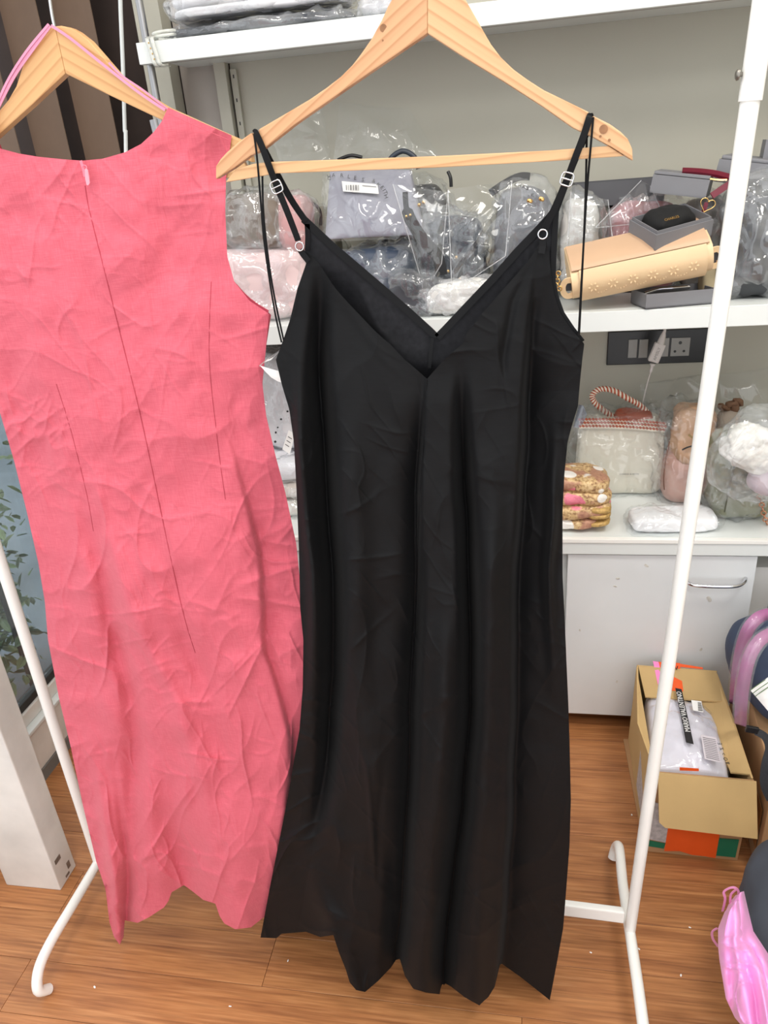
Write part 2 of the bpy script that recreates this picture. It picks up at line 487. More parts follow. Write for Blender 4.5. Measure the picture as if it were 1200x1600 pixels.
wb = MB().box2((-0.70, WALL_Y, 0), (1.5, WALL_Y + 0.08, 3.1)).build('wall_back', M_WALL, base=(0, WALL_Y, 0))
tag(wb, 'warm grey back wall behind the shelves', kind='structure')
tag(MB().box2((-1.44, WALL_Y + 0.06, 0), (-0.70, WALL_Y + 0.10, 3.1)).build('wall_recess', M_DARK, base=(-1.2, WALL_Y, 0)), 'dark wall behind the vertical blinds', kind='structure')
tag(MB().box2((1.5, -0.6, 0), (1.56, WALL_Y + 0.08, 3.1)).build('wall_right', M_WALL, base=(1.5, 0, 0)), 'grey side wall to the right of the shelves', kind='structure')
tag(MB().box2((-1.46, -0.62, 3.1), (1.56, WALL_Y + 0.1, 3.16)).build('ceiling', M_CEIL, base=(0, 0, 3.1)), 'plain white ceiling', kind='structure')

# panel with slotted upright at the left end of the shelves
tr = MB().box2((-0.732, 2.02, 0.59), (-0.703, 2.05, 2.3)).build('trim_1', M_WALL, base=(-0.72, 2.03, 0.59)); tag(tr, 'pale upright board at the left end of the back wall', kind='structure')
tr = MB().box2((-0.83, 2.045, 0.59), (-0.732, 2.06, 2.3)).build('trim_2', M_PANEL, base=(-0.78, 2.05, 0.59)); tag(tr, 'recessed brownish grey panel at the left end of the shelves', kind='structure')
tr = MB().box2((-0.90, 1.99, 0.0), (-0.835, 2.05, 3.1)).build('trim_3', M_WALL, base=(-0.87, 2.02, 0)); tag(tr, 'grey upright casing beside the blinds', kind='structure')
tr = MB().box2((-0.83, 2.02, 0.592), (-0.2, 2.048, 1.068)).build('trim_4', M_DARK, base=(-0.5, 2.03, 0.59)); tag(tr, 'dark brown board at the back of the lower shelf bay', kind='structure')
su = thing('slotted_upright', 'narrow metal upright with slots on the back wall below the top shelf', 'bracket', (-0.69, 2.046, 1.2))
MB().box2((-0.697, 2.036, 1.2), (-0.681, 2.0495, 1.676)).build('rail', M_WALL, su, bevel=0.001)
for z in np.arange(1.24, 1.66, 0.052):
    MB().box2((-0.6905, 2.0352, z), (-0.6875, 2.037, z + 0.008)).build('slot', M_BLACKPL, su)

# left: window front
wf = thing('window_1', 'white framed floor-level window behind the pink dress', 'window', (-1.26, 1.2, 0))
del wf['category']; wf['kind'] = 'structure'
MB().box2((-1.30, -0.6, 0.0), (-1.245, 1.74, 0.035)).build('plinth', simple('grey_plinth', (120, 118, 114), 0.7), wf)
MB().box2((-1.30, -0.6, 0.035), (-1.249, 1.74, 0.155)).build('lower_rail', M_WHITE_DIRTY, wf, bevel=0.003)
MB().box2((-1.30, -0.6, 0.1555), (-1.240, 1.74, 0.166)).build('sill_lip', M_WHITE, wf, bevel=0.002)
MB().box2((-1.30, -0.6, 0.1665), (-1.262, 1.74, 0.205)).build('sill', M_WHITE_DIRTY, wf, bevel=0.003)
MB().box2((-1.292, -0.6, 0.2055), (-1.268, 1.74, 0.228)).build('gasket', simple('black_rubber', (44, 46, 46), 0.6, var=0.3, scale=40), wf, bevel=0.003)
MB().box2((-1.30, 1.68, 0.2285), (-1.249, 1.74, 3.1)).build('jamb', M_WHITE_DIRTY, wf, bevel=0.003)
MB().box2((-1.30, -0.6, 2.8), (-1.249, 1.68, 3.1)).build('head_rail', M_WHITE_DIRTY, wf, bevel=0.003)
MB().box2((-1.283, -0.6, 0.2285), (-1.278, 1.68, 2.8)).build('glass_pane', plastic('window_glass', (205, 225, 232), 0.03, 0.07, 0.02, 2, 0.0, 0.7), wf)
tr = MB().box2((-1.150, 1.0, 0), (-1.012, 1.066, 3.1)).build('wall_pillar', M_WHITE_DIRTY, base=(-1.08, 1.03, 0), bevel=0.003)
tag(tr, 'scuffed white square post standing on the floor at the left', kind='structure')
for i, (x, z, s) in enumerate([(-1.0115, 0.030, (0.001, 0.010, 0.018)), (-1.0115, 0.012, (0.001, 0.014, 0.006)), (-1.0115, 0.075, (0.001, 0.02, 0.012))]):
    MB().box((x, 1.045 - 0.012 * i, z), s).build('chipped_patch', simple('chipped_paint', (120, 104, 92), 0.9, var=0.3, scale=60), tr)

# vertical blinds
vb = thing('vertical_blind', 'brown vertical slat blind hanging behind the pink dress', 'blind', (-1.2, 1.98, 0.1))
M_SLAT = simple('brown_blind_slat', (104, 83, 67), 0.8, var=0.05, scale=20, bump_s=0.03, bump_scale=300)
t = np.linspace(-1, 1, 9)
for i in range(3):
    xr = -0.992 - 0.1385 * i
    a = math.radians(22)
    pts = []
    for s in t:
        lx = s * 0.064; ly = 0.010 * (1 - s * s)
        pts.append((xr - 0.058 + lx * math.cos(a) + ly * math.sin(a) * 0.3, 1.975 - lx * math.sin(a) * 0.75 + ly * 0.6))
    fr = [(p[0], p[1], 0.12) for p in pts] + [(p[0] + 0.0008, p[1] + 0.0015, 0.12) for p in pts[::-1]]
    bk = [(p[0], p[1], 2.45) for p in fr]
    MB().prism(fr, bk).build('slat', M_SLAT, vb)
MB().box2((-1.39, 1.955, 2.45), (-0.93, 1.995, 2.50)).build('head_rail', M_WHITE, vb, bevel=0.003)

pole = thing('metal_pole', 'slim steel pole standing at the left end of the top shelf', 'pole', (-0.82, 1.86, 0))
MB().tube([(-0.8245, 1.862, 0.0), (-0.8245, 1.862, 3.09)], 0.0085, 16).build('pole_tube', M_STEEL, pole, smooth=True)
MB().tube([P(243, 196, 1.862) + np.array([0, 0, 0.012]), P(247, 210, 1.862)], 0.012, 16).build('collar', M_STEEL, pole, smooth=True)
cbl = MB().tube(pxpath([(186, -120, 1.93), (188, 0, 1.93), (192, 100, 1.93), (195, 200, 1.93), (197, 260, 1.93), (199, 700, 1.93)], 10), 0.0048, 10).build('hanging_cable', M_WHITE, smooth=True)
tag(cbl, 'white cable hanging down between the blind and the steel pole', 'cable')

# ================================================================== SHELVES AND CABINET
sh = thing('wall_shelf', 'white top shelf with a deep front edge, above the hangers', 'shelf', (0.2, 1.93, 1.678))
MB().box2((XL, UP_Y, 1.678), (XR, UP_Y + 0.018, UP_Z)).build('front_edge', M_WHITE, sh, bevel=0.0012)
MB().box2((-0.81, UP_Y + 0.0185, 1.690), (XR, WALL_Y - 0.001, UP_Z - 0.002)).build('board', M_WHITE, sh)
MB().box2((-0.81, UP_Y + 0.02, 1.680), (XR, UP_Y + 0.04, 1.6895)).build('underside_batten', M_PANEL, sh)
sh2 = thing('wall_shelf', 'white middle shelf holding the plastic-wrapped handbags', 'shelf', (0.2, 1.86, 1.072))
MB().box2((XL, MID_Y, 1.072), (XR, MID_Y + 0.02, MID_Z)).build('front_edge', M_WHITE, sh2, bevel=0.0012)
MB().box2((-0.81, MID_Y + 0.0205, 1.085), (XR, WALL_Y - 0.003, MID_Z)).build('board', M_WHITE, sh2)
cab = thing('cabinet', 'low white cabinet with scuffed doors under the middle shelf', 'cabinet', (-0.13, 1.83, 0))
MB().box2((-0.81, 1.645, 0.05), (0.568, WALL_Y - 0.003, 0.546)).build('body', M_WHITE, cab)
MB().box2((-0.81 + 0.02, 1.70, 0.0), (0.55, WALL_Y - 0.01, 0.049)).build('toe_kick', simple('dark_toe_kick', (52, 40, 34), 0.8), cab)
M_DOOR = simple('scuffed_white_door', (222, 225, 226), 0.4, var=0.05, scale=5)
for x0, x1 in ((-0.795, -0.325), (-0.32, 0.112), (0.130, 0.5615)):
    d = MB().box2((x0, 1.622, 0.052), (x1, 1.6445, 0.5425)).build('door', M_DOOR, cab, bevel=0.0012)
    hx = x1 - 0.02
    MB().tube(smooth_path([(hx - 0.138, 1.6215, 0.481), (hx - 0.134, 1.606, 0.480), (hx - 0.118, 1.594, 0.478), (hx - 0.07, 1.592, 0.477), (hx - 0.028, 1.594, 0.478), (hx - 0.008, 1.606, 0.481), (hx, 1.6215, 0.484)], 5),
              [0.0045] * 31, 10).build('handle', M_CHROME, d, smooth=True)
for i, (px, py, s) in enumerate([(965, 904, .006), (961, 916, .005), (1010, 884, .007), (1108, 936, .010), (906, 985, .004), (964, 1065, .005), (1095, 1015, .006)]):
    c = P(px, py, 1.6215)
    MB().add(*soft(c, (s * 1.8, 0.0008, s), (0, 0, 20 * i), 2, 0.0008, 300, i + 3, 5)).build('scuff_mark', simple('scuff', (206, 203, 195), 0.8, var=0.2, scale=90), d)
wt = thing('worktop', 'white worktop on the low cabinet carrying handbags', 'worktop', (0.2, 1.83, 0.547))
MB().box2((-0.81, TOP_Y, 0.5475), (XR, WALL_Y - 0.003, 0.5795)).build('board', M_WHITE, wt, bevel=0.001)
MB().box2((-0.81, TOP_Y - 0.003, 0.5797), (XR, TOP_Y + 0.012, 0.5895)).build('edge_trim', M_RACK, wt, bevel=0.001)
MB().box2((-0.81, TOP_Y + 0.0122, 0.5797), (XR, WALL_Y - 0.003, TOP_Z)).build('top_sheet', M_WHITE, wt)

# light strip looped round the end of the top shelf
ls = thing('light_strip', 'clear light strip wound round the left end of the top shelf', 'light strip', (-0.80, 1.84, 1.68))
M_STRIP = plastic('strip_silicone', (235, 236, 228), 0.45, 0.8, 0.25)
zz0, zz1 = 1.672, 1.727
for dx in (0.0, 0.011):
    x = -0.803 + dx
    MB().ribbon(smooth_path([(x - 0.006, 1.86, zz1 + 0.002), (x - 0.002, 1.835, zz1 + 0.002), (x, 1.8195, zz1 - 0.004), (x + 0.004, 1.8185, 1.70), (x + 0.008, 1.8195, zz0 + 0.004), (x + 0.012, 1.832, zz0), (x + 0.014, 1.86, zz0 + 0.002)], 6), 0.009,
                [tuple(Vector(v)) for v in [(0, 0, 1)] * 8 + [(0, -0.7, 0.7)] * 4 + [(0, -1, 0)] * 12 + [(0, -0.7, -0.7)] * 4 + [(0, 0, -1)] * 9], 0.003).build('strip', M_STRIP, ls, smooth=True)
for i in range(4):
    MB().box((-0.7995 + 0.0022 * i, 1.8165, 1.716 - 0.0105 * i), (0.0028, 0.0012, 0.0032)).build('light_chip', M_GOLD, ls)
MB().tube([(-0.775 + 0.024 * math.cos(a) * (1 + a * 0.01), 1.853 + 0.016 * math.sin(a), 1.7245 + 0.0012 * a) for a in np.linspace(0, 12.5, 60)], 0.0032, 8).build('coil', M_STRIP, ls, smooth=True)

# ================================================================== CLOTHES RACK
rk = thing('clothes_rack', 'white metal clothes rack with curved feet standing on the floor', 'clothes rack', (-0.34, 1.0, 0))
def mixp(a, b, t): return np.array(a) * (1 - t) + np.array(b) * t
RAIL = 1.72
RB, RT = np.array([0.220, 0.985, 0.075]), P(1172, 158, 0.985)
RT2 = RB + (RT - RB) * ((RAIL - 0.075) / (RT[2] - 0.075))
LB, LT2 = np.array([-0.918, 1.03, 0.075]), np.array([-0.90, 1.03, RAIL])
LT = mixp(LB, LT2, (RT[2] - 0.075) / (RAIL - 0.075))
for B, T, T2 in ((RB, RT, RT2), (LB, LT, LT2)):
    lp = MB().tube([B, T + (T2 - T) * 0.1], 0.0104, 20).build('lower_post', M_RACK, rk, smooth=True)
    upm = MB().tube([T, T2], 0.0124, 20).build('upper_post', M_RACK, rk, smooth=True)
    kz = T + (T2 - T) * 0.105
    kn = MB().tube([kz + np.array([-0.011, 0, 0]), kz + np.array([-0.017, -0.002, 0])], 0.0025, 10)
    kn.tube([kz + np.array([-0.016, -0.002, 0]), kz + np.array([-0.018, -0.002, 0]), kz + np.array([-0.0195, -0.002, 0])], [0.0055, 0.006, 0.004], 14).build('knob', simple('dull_metal', (140, 136, 128), 0.35, metal=0.8), upm, smooth=True)
for B, hx in ((RB, -1), (LB, -1)):
    x, y = B[0], B[1]
    pts = smooth_path([(x + 0.012, y - 0.245, 0.008), (x + 0.006, y - 0.262, 0.032), (x + 0.002, y - 0.240, 0.060), (x - 0.001, y - 0.19, 0.068), (x, y - 0.1, 0.069), (x, y, 0.069), (x, y + 0.1, 0.069), (x + 0.003, y + 0.165, 0.068), (x + 0.005, y + 0.205, 0.058), (x + 0.002, y + 0.222, 0.034), (x - 0.004, y + 0.215, 0.008)], 6)
    MB().tube(pts, 0.0102, 14).build('foot', M_RACK, rk, smooth=True)
bz = 0.112
br = (np.array([RB[0], RB[1], bz]) - np.array([LB[0], LB[1], bz])); ang = math.atan2(br[1], br[0])
MB().box((np.array([RB[0] - 0.005, RB[1], bz]) + np.array([LB[0], LB[1], bz])) / 2, (np.linalg.norm(br) - 0.022, 0.014, 0.030), Matrix.Rotation(ang, 3, 'Z')).build('lower_bar', M_RACK, rk, bevel=0.003)
MB().tube([LT2 + np.array([0, 0, -0.006]), RT2 + np.array([0, 0, -0.006])], 0.0124, 20).build('top_rail', M_RACK, rk, smooth=True)

# ================================================================== HANGERS
HB, HP = 0.850, 0.908           # distance of the two hangers
def px_prism(outline, Y, th):
    fr = [P(x, y, Y) for x, y in outline]
    return MB().prism(fr, [p + np.array([0, th, 0]) for p in fr])
def hook(neck, Y):
    n = np.array(neck); ry = RB[1] * 0.55 + LB[1] * 0.45; rz = RAIL - 0.006
    return smooth_path([n + np.array([0, 0.006, -0.02]), n + np.array([0, 0.006, 0.02]), (n[0], (n[1] + ry) / 2 - 0.02, rz - 0.02), (n[0], ry - 0.020, rz + 0.004), (n[0], ry - 0.010, rz + 0.0165), (n[0], ry + 0.004, rz + 0.0175), (n[0], ry + 0.016, rz + 0.010), (n[0], ry + 0.020, rz - 0.006)], 8)
M_KNOT = simple('wood_knot', (150, 104, 66), 0.5, var=0.3, scale=90)
hb = thing('wooden_hanger', 'pale pine hanger holding the black dress', 'hanger', P(668, 250, HB))
left = [(668, 52), (568, 120), (510, 160), (460, 195), (417, 229), (404, 238), (392, 243), (366, 262), (337, 280), (337, 260), (344, 249), (354, 238), (372, 222), (393, 207), (397, 214), (403, 213), (404, 202), (440, 181), (484, 155), (510, 137), (532, 120), (551, 101), (564, 84), (582, 58), (596, 32), (606, 10), (614, -4), (628, -20), (648, -30), (668, -31)]
right = [(668, 52), (668, -31), (690, -31), (708, -22), (721, -10), (730, 4), (746, 32), (767, 69), (783, 90), (803, 109), (825, 125), (850, 141), (875, 153), (920, 175), (920, 183), (926, 186), (927, 181), (953, 194), (970, 206), (981, 217), (988, 233), (989, 251), (956, 230), (930, 216), (896, 200), (846, 165), (787, 127), (720, 86)]
px_prism(left, HB, 0.013).build('arm', wood_hanger('pine_left', 33, (206, 158, 116), (178, 126, 84), 1.3), hb, bevel=0.0015)
px_prism(right, HB, 0.013).build('arm', wood_hanger('pine_right', -33, (213, 171, 127), (186, 137, 92), 4.1), hb, bevel=0.0015)
px_prism([(352, 285), (368, 264), (395, 256), (422, 253), (680, 244), (860, 235), (951, 228), (976, 244), (860, 252), (680, 262), (432, 271)], HB + 0.0025, 0.009).build('trouser_bar', wood_hanger('pine_bar', 3, (212, 170, 124), (188, 140, 94), 7.7), hb, bevel=0.001)
MB().tube(hook(P(668, -31, HB), HB), 0.0017, 8).build('hook', M_CHROME, hb, smooth=True)
MB().tube([P(943, 202, HB - 0.0008), P(943, 202, HB + 0.001)], 0.0042, 16).build('knot', M_KNOT, hb)
for kx, ky, kr in ((952, 219, .0014), (938, 213, .0012), (599, 44, .0036), (598, 63, .0009)):
    MB().tube([P(kx, ky, HB - 0.0004), P(kx, ky, HB + 0.001)], kr, 12).build('knot', M_KNOT, hb)

hp = thing('wooden_hanger', 'pale pine hanger holding the pink dress', 'hanger', P(95, 250, HP))
rw = [P(x, y, HP) for x, y in [(102, 115), (92, 70), (88, 52), (84, 41), (95, 40), (110, 43), (121, 49), (139, 63), (160, 87), (186, 117), (208, 135), (260, 167), (362, 213), (376, 219), (390, 232), (394, 254), (365, 240), (310, 216), (253, 188), (173, 150)]]
xc = rw[0][0]
for s in (1, -1):
    o = [np.array([xc + s * (p[0] - xc), p[1], p[2]]) for p in rw]
    o[2][0] = xc; o[1][0] = xc; o[3][0] = xc
    MB().prism(o, [p + np.array([0, 0.013, 0]) for p in o]).build('arm', wood_hanger('pine_pale', -32 * s, (208, 162, 110), (184, 134, 84), 2.2 + s), hp, bevel=0.0015)
tb0, tb1 = P(392, 275, HP), P(392, 250, HP)
MB().prism([np.array([2 * xc - tb0[0], HP + .002, tb0[2]]), tb0 + np.array([0, .002, 0]), tb1 + np.array([-0.01, .002, 0]), np.array([2 * xc - tb1[0] + 0.01, HP + .002, tb1[2]])],
           [np.array([2 * xc - tb0[0], HP + .011, tb0[2]]), tb0 + np.array([0, .011, 0]), tb1 + np.array([-0.01, .011, 0]), np.array([2 * xc - tb1[0] + 0.01, HP + .011, tb1[2]])]).build('trouser_bar', wood_hanger('pine_bar_pale', 0, (208, 166, 116), (184, 138, 88), 5.2), hp, bevel=0.001)
MB().tube(hook(P(82, 42, HP), HP), 0.0017, 8).build('hook', M_CHROME, hp, smooth=True)

# ================================================================== DRESSES
def curve_of(pts):
    a = np.array(sorted(pts)); return lambda y: np.interp(y, a[:, 0], a[:, 1])
def dress_sheet(L, R, top, hem, depth, nu, nv):
    """rows from the neckline to the hem between two outlines; depth(x, y, u, v) gives how far away the cloth is"""
    fl, fr = curve_of(L), curve_of(R)
    def to_u(pts):
        u = [float((x - fl(y)) / (fr(y) - fl(y))) for x, y in pts]
        u = np.maximum.accumulate(np.array(u) + np.arange(len(u)) * 1e-4)
        return u, np.array([p[1] for p in pts], float)
    tu, ty = to_u(top); hu, hy = to_u(hem)
    u = np.linspace(0, 1, nu)
    yt, yh = np.interp(u, tu, ty), np.interp(u, hu, hy)
    v = np.linspace(0, 1, nv)[:, None]
    yy = yt[None] + (yh - yt)[None] * v
    xx = fl(yy) + u[None] * (fr(yy) - fl(yy))
    uu = np.broadcast_to(u[None], yy.shape); vv = np.broadcast_to(v, yy.shape)
    return Parr(xx, yy, depth(xx, yy, uu, vv)), xx, yy
def gauss_line(xx, yy, pts, w, amp, side=0):
    """a fold running along a line; side != 0 makes it a step that fades away on one side only"""
    a = np.array(pts, float)
    xc = np.interp(yy, a[:, 1], a[:, 0])
    d = xx - xc
    fade = np.clip((yy - a[0, 1]) / 190, 0, 1) ** 1.3 * np.clip((a[-1, 1] - yy) / 210 + (1.0 if a[-1, 1] >= 1440 else 0), 0, 1)
    if side == 0: g = np.exp(-(d / w) ** 2)
    else:
        s = d * side
        g = 1 / (1 + np.exp(-s / 2.2)) * np.exp(-np.clip(s, 0, None) / w)
    return amp * g * fade
def creases(xx, yy, size, amp, seed, sx=1.0, sy=1.0, sharp=0.12, angles=(62, 80, 105, 128, 20, -8), length=3.6):
    """short sharp creases running in a few directions, each patch only here and there"""
    h = np.zeros_like(xx)
    for k, a in enumerate(angles):
        ca, sa = math.cos(math.radians(a)), math.sin(math.radians(a))
        s_, t_ = xx * ca + yy * sa, -xx * sa + yy * ca
        q = np.stack([s_ / (size * length), t_ / size, np.full_like(xx, k * 5.3)], -1)
        q[..., 1] += 0.35 * vnoise(np.stack([s_ / (size * 1.6), t_ / (size * 1.6), xx * 0 + k], -1), seed + k)
        n = vnoise(q, seed + 11 * k)
        mask = np.clip(vnoise(np.stack([xx / (size * 2.1), yy / (size * 2.1), xx * 0 + k * 3.1], -1), seed + 70 + k) * 2.2 - 0.25, 0, 1)
        h += (np.exp(-np.abs(n) / sharp) - 0.25 + 0.5 * n) * mask
    return -amp * h

# ---- pink dress
M_PINK = fabric_linen('pink_linen', (201, 92, 107), (193, 83, 98), (210, 105, 119))
pk = thing('pink_dress', 'sleeveless coral pink linen maxi dress seen from the back', 'dress', P(280, 1440, 0.8850) * np.array([1, 1, 0]))
pL = [(185, -110), (238, -108), (300, -112), (350, -112), (420, -105), (470, -85), (520, -48), (560, -28), (645, 0), (720, 22), (800, 42), (880, 60), (940, 70), (1000, 75), (1090, 92), (1165, 110), (1260, 130), (1345, 150), (1390, 165), (1441, 171), (1476, 176)]
pR = [(170, 362), (212, 362), (280, 353), (330, 352), (400, 355), (440, 366), (470, 390), (490, 420), (540, 416), (600, 410), (650, 416), (710, 430), (770, 446), (850, 463), (930, 471), (1010, 475), (1080, 475), (1160, 468), (1220, 458), (1310, 444), (1400, 424), (1452, 412)]
pTop = [(-108, 238), (-14, 190), (0, 232), (30, 240), (60, 245), (100, 249), (128, 251), (160, 248), (195, 238), (220, 225), (240, 206), (252, 190), (262, 168), (312, 190), (362, 212)]
pHem = [(168, 1420), (171, 1441), (178, 1464), (187, 1476), (193, 1464), (195, 1438), (215, 1442), (233, 1433), (256, 1418), (263, 1408), (268, 1394), (287, 1383), (317, 1406), (336, 1412), (343, 1432), (350, 1443), (367, 1452), (392, 1449), (412, 1433)]
def pink_depth(xx, yy, uu, vv):
    v = np.clip((yy - 250) / 1200, 0, 1)
    Y = 0.8990 - 0.022 * np.sin(np.clip((yy - 240) / 500, 0, 1) * math.pi * 0.5) * (1 - (2 * uu - 1) ** 2) - 0.012 * v
    Y = Y + 0.030 * np.clip(uu - 0.72, 0, 1) ** 1.2 * np.clip((yy - 500) / 300, 0, 1) + 0.02 * np.clip(0.2 - uu, 0, 1) * v
    wob = 7 * fbm(np.stack([yy / 120, xx / 300, xx * 0], -1), 2, 4)
    G = lambda pts, w, a, s=0: gauss_line(xx + wob, yy, pts, w, a * 1.35, s)
    # long skirt folds
    Y += G([(120, 760), (150, 860), (163, 900), (190, 1040), (207, 1135), (205, 1300), (198, 1440)], 17, 0.016)
    Y += G([(150, 740), (189, 900), (240, 1030), (283, 1125), (323, 1262), (341, 1420)], 15, -0.008)
    Y += G([(230, 800), (262, 900), (305, 1027), (355, 1226), (380, 1330)], 20, 0.009)
    Y += G([(345, 640), (375, 760), (413, 900), (417, 1020), (453, 1154), (450, 1440)], 46, 0.016, 1)
    Y += G([(240, 1130), (262, 1260), (287, 1383), (300, 1450)], 26, 0.022)
    Y += G([(360, 1200), (375, 1320), (380, 1450)], 30, -0.012)
    Y += G([(130, 1120), (160, 1250), (178, 1380), (188, 1476)], 9, -0.010)
    Y += G([(170, 1150), (186, 1260), (196, 1340), (199, 1440)], 6, 0.008)
    Y += G([(100, 680), (110, 760), (140, 900), (160, 1000)], 14, -0.006)
    # bodice pulls
    Y += G([(80, 330), (120, 420), (150, 520), (160, 560)], 22, 0.006)
    Y += G([(300, 360), (262, 450), (235, 560), (228, 640)], 26, 0.005)
    Y += G([(40, 470), (22, 600), (45, 680), (80, 760)], 20, 0.008)
    Y += G([(330, 400), (300, 520), (290, 640)], 20, -0.004)
    Y += G([(395, 560), (372, 640), (380, 720), (408, 800)], 11, 0.007)
    big = np.stack([xx / 95, yy / 130, xx * 0], -1)
    Y += 0.007 * fbm(big, 3, 12)
    low = np.clip((yy - 480) / 500, 0.45, 1)
    Y += creases(xx + yy * 0.25, yy, 62, 0.0058, 5, 1.0, 0.75, 0.10) * low
    Y += creases(xx - yy * 0.35, yy, 40, 0.0034, 15, 1.0, 0.6, 0.10) * low
    Y += creases(xx, yy + xx * 0.2, 24, 0.0017, 25, 0.6, 1.0, 0.12) * low
    waist = np.exp(-((xx - 50) / 60) ** 2 - ((yy - 690) / 70) ** 2)
    Y += creases(xx + yy * 0.5, yy - xx * 0.3, 30, 0.005, 35, 1, 1, 0.15) * waist
    return Y
A, _, _ = dress_sheet(pL, pR, pTop, pHem, pink_depth, 300, 560)
MB().grid(A).build('back_panel', M_PINK, pk, smooth=True)
def pink_far(xx, yy, uu, vv):
    return 0.9270 + 0.025 * np.clip((yy - 300) / 900, 0, 1) * (1 - (2 * uu - 1) ** 4) + 0.006 * fbm(np.stack([xx / 60, yy / 200, xx * 0], -1), 2, 44)
pTopF = [(-108, 240), (-14, 196), (30, 300), (80, 330), (128, 338), (190, 325), (230, 290), (262, 175), (312, 193), (362, 214)]
pHemF = [(170, 1400), (230, 1385), (290, 1362), (340, 1378), (411, 1410)]
pRF = [(y, x + (4 if 440 < y < 500 else 0)) for y, x in pR]
A, _, _ = dress_sheet(pL, pRF, pTopF, pHemF, pink_far, 80, 160)
MB().grid(A).build('front_panel', M_PINK, pk, smooth=True)
def on_sheet(f, L, R, pts, lift=0.0006):
    l, r = curve_of(L), curve_of(R)
    a = np.array(smooth_path([(x, y, 0) for x, y in pts], 10))
    return Parr(a[:, 0], a[:, 1], f(a[:, 0], a[:, 1], (a[:, 0] - l(a[:, 1])) / (r(a[:, 1]) - l(a[:, 1])), None) - lift)
M_PSEAM = simple('pink_seam_thread', (168, 58, 74), 0.9)
for pts in ([(133, 290), (140, 330), (165, 430), (190, 530), (215, 630), (235, 720), (262, 850), (287, 960), (305, 1020)],):
    MB().tube(on_sheet(pink_depth, pL, pR, pts, 0.0002), 0.0006, 6).build('centre_seam', M_PSEAM, pk)
for pts in ([(88, 600), (110, 670), (135, 770), (146, 830)], [(330, 440), (327, 560), (340, 690), (352, 780)]):
    MB().tube(on_sheet(pink_depth, pL, pR, pts, 0.0001), 0.00045, 6).build('dart_seam', M_PSEAM, pk)
# armhole edge, shoulder seam, zip, hanging loops
M_PINKD = simple('pink_facing', (208, 78, 98), 0.8, var=0.08)
MB().ribbon([P(x, y, 0.9015) for x, y in [(368, 446), (378, 458), (390, 469), (404, 479), (419, 488)]], 0.005).build('armhole_facing', M_PINKD, pk)
M_PINKS = simple('pink_thread', (196, 84, 100), 0.8)
MB().tube([P(x, y, 0.8902) for x, y in [(264, 178), (290, 190), (320, 203), (358, 219)]], 0.0004, 6).build('shoulder_stitching', M_PINKS, pk)
zipper = MB().ribbon([P(126, 251, 0.8925), P(130, 262, 0.8915), P(133, 276, 0.8905)], 0.0035).build('zip', simple('pink_zip', (222, 120, 140), 0.4), pk)
fr = [(132, 266), (134, 262), (137, 266), (139, 276), (140, 286), (138, 290), (135, 289), (133, 280)]
px_prism(fr, 0.8865, 0.0018).build('zip_pull', simple('pink_zip_pull', (240, 150, 165), 0.3), zipper, bevel=0.0004)
MB().torus(P(132.5, 262, 0.8875), 0.0026, 0.0007, n=12, k=6).build('zip_ring', simple('pink_zip', (222, 120, 140), 0.4), zipper)
M_PRIB = simple('pink_satin_ribbon', (214, 136, 164), 0.35, var=0.06)
for pts, w in (([(258, 172, 0.9040), (215, 143, 0.9040), (160, 100, 0.9040), (110, 60, 0.9040), (80, 40, 0.9040)], 0.0030), ([(262, 171, 0.9070), (225, 142, 0.9060), (190, 118, 0.9055), (170, 98, 0.9055)], 0.0022),
               ([(78, 40, 0.9040), (50, 78, 0.9040), (20, 122, 0.9040), (-14, 190, 0.9040)], 0.0042), ([(76, 38, 0.9035), (40, 82, 0.9030), (10, 130, 0.9030), (-14, 186, 0.9030)], 0.0026)):
    MB().ribbon(pxpath(pts, 5), w).build('hanging_loop', M_PRIB, pk)

# ---- black dress
def black_cloth():
    m, nt, b = new_mat('black_crepe')
    v = coords(nt)
    mp = nt.nodes.new('ShaderNodeMapping'); mp.inputs['Scale'].default_value = (60, 60, 900); nt.links.new(v, mp.inputs['Vector'])
    n1 = tex_noise(nt, mp.outputs[0], 1.0, 3, 0.6)
    col = ramp(nt, n1, [(0.3, srgb(8, 8, 9)), (0.7, srgb(13, 13, 15))])
    nt.links.new(col, b.inputs['Base Color'])
    b.inputs['Roughness'].default_value = 0.6; b.inputs['Specular IOR Level'].default_value = 0.17
    b.inputs['Sheen Weight'].default_value = 0.02
    bump(nt, b, n1, 0.15, 0.001)
    return m
M_BLACK = black_cloth()
M_BLACKI = simple('black_crepe_inside', (32, 32, 35), 0.8, var=0.3, scale=160, sheen=0.03, spec=0.2)
M_BLACKR = simple('black_ribbon', (12, 12, 14), 0.55, var=0.05, spec=0.18)
bk = thing('black_dress', 'long black strappy V-neck dress on the front hanger', 'dress', P(660, 1500, 0.85) * np.array([1, 1, 0]))
bL = [(388, 470), (396, 476), (410, 479), (450, 465), (500, 453), (530, 443), (562, 431), (600, 440), (640, 452), (690, 459), (760, 463), (860, 467), (950, 469), (1000, 474), (1075, 473), (1140, 468), (1190, 459), (1240, 451), (1290, 441), (1390, 421), (1465, 407)]
bR = [(372, 852), (395, 858), (430, 861), (460, 866), (490, 876), (515, 893), (537, 913), (560, 910), (600, 906), (635, 903), (660, 895), (690, 887), (740, 882), (800, 879), (900, 879), (960, 882), (1030, 885), (1100, 888), (1160, 890), (1250, 892), (1320, 890), (1400, 884), (1450, 880), (1500, 871), (1563, 859)]
bTop = [(470, 388), (482, 396), (520, 445), (560, 490), (600, 530), (640, 568), (667, 592), (690, 566), (730, 520), (775, 465), (810, 425), (840, 385), (850, 372), (857, 384)]
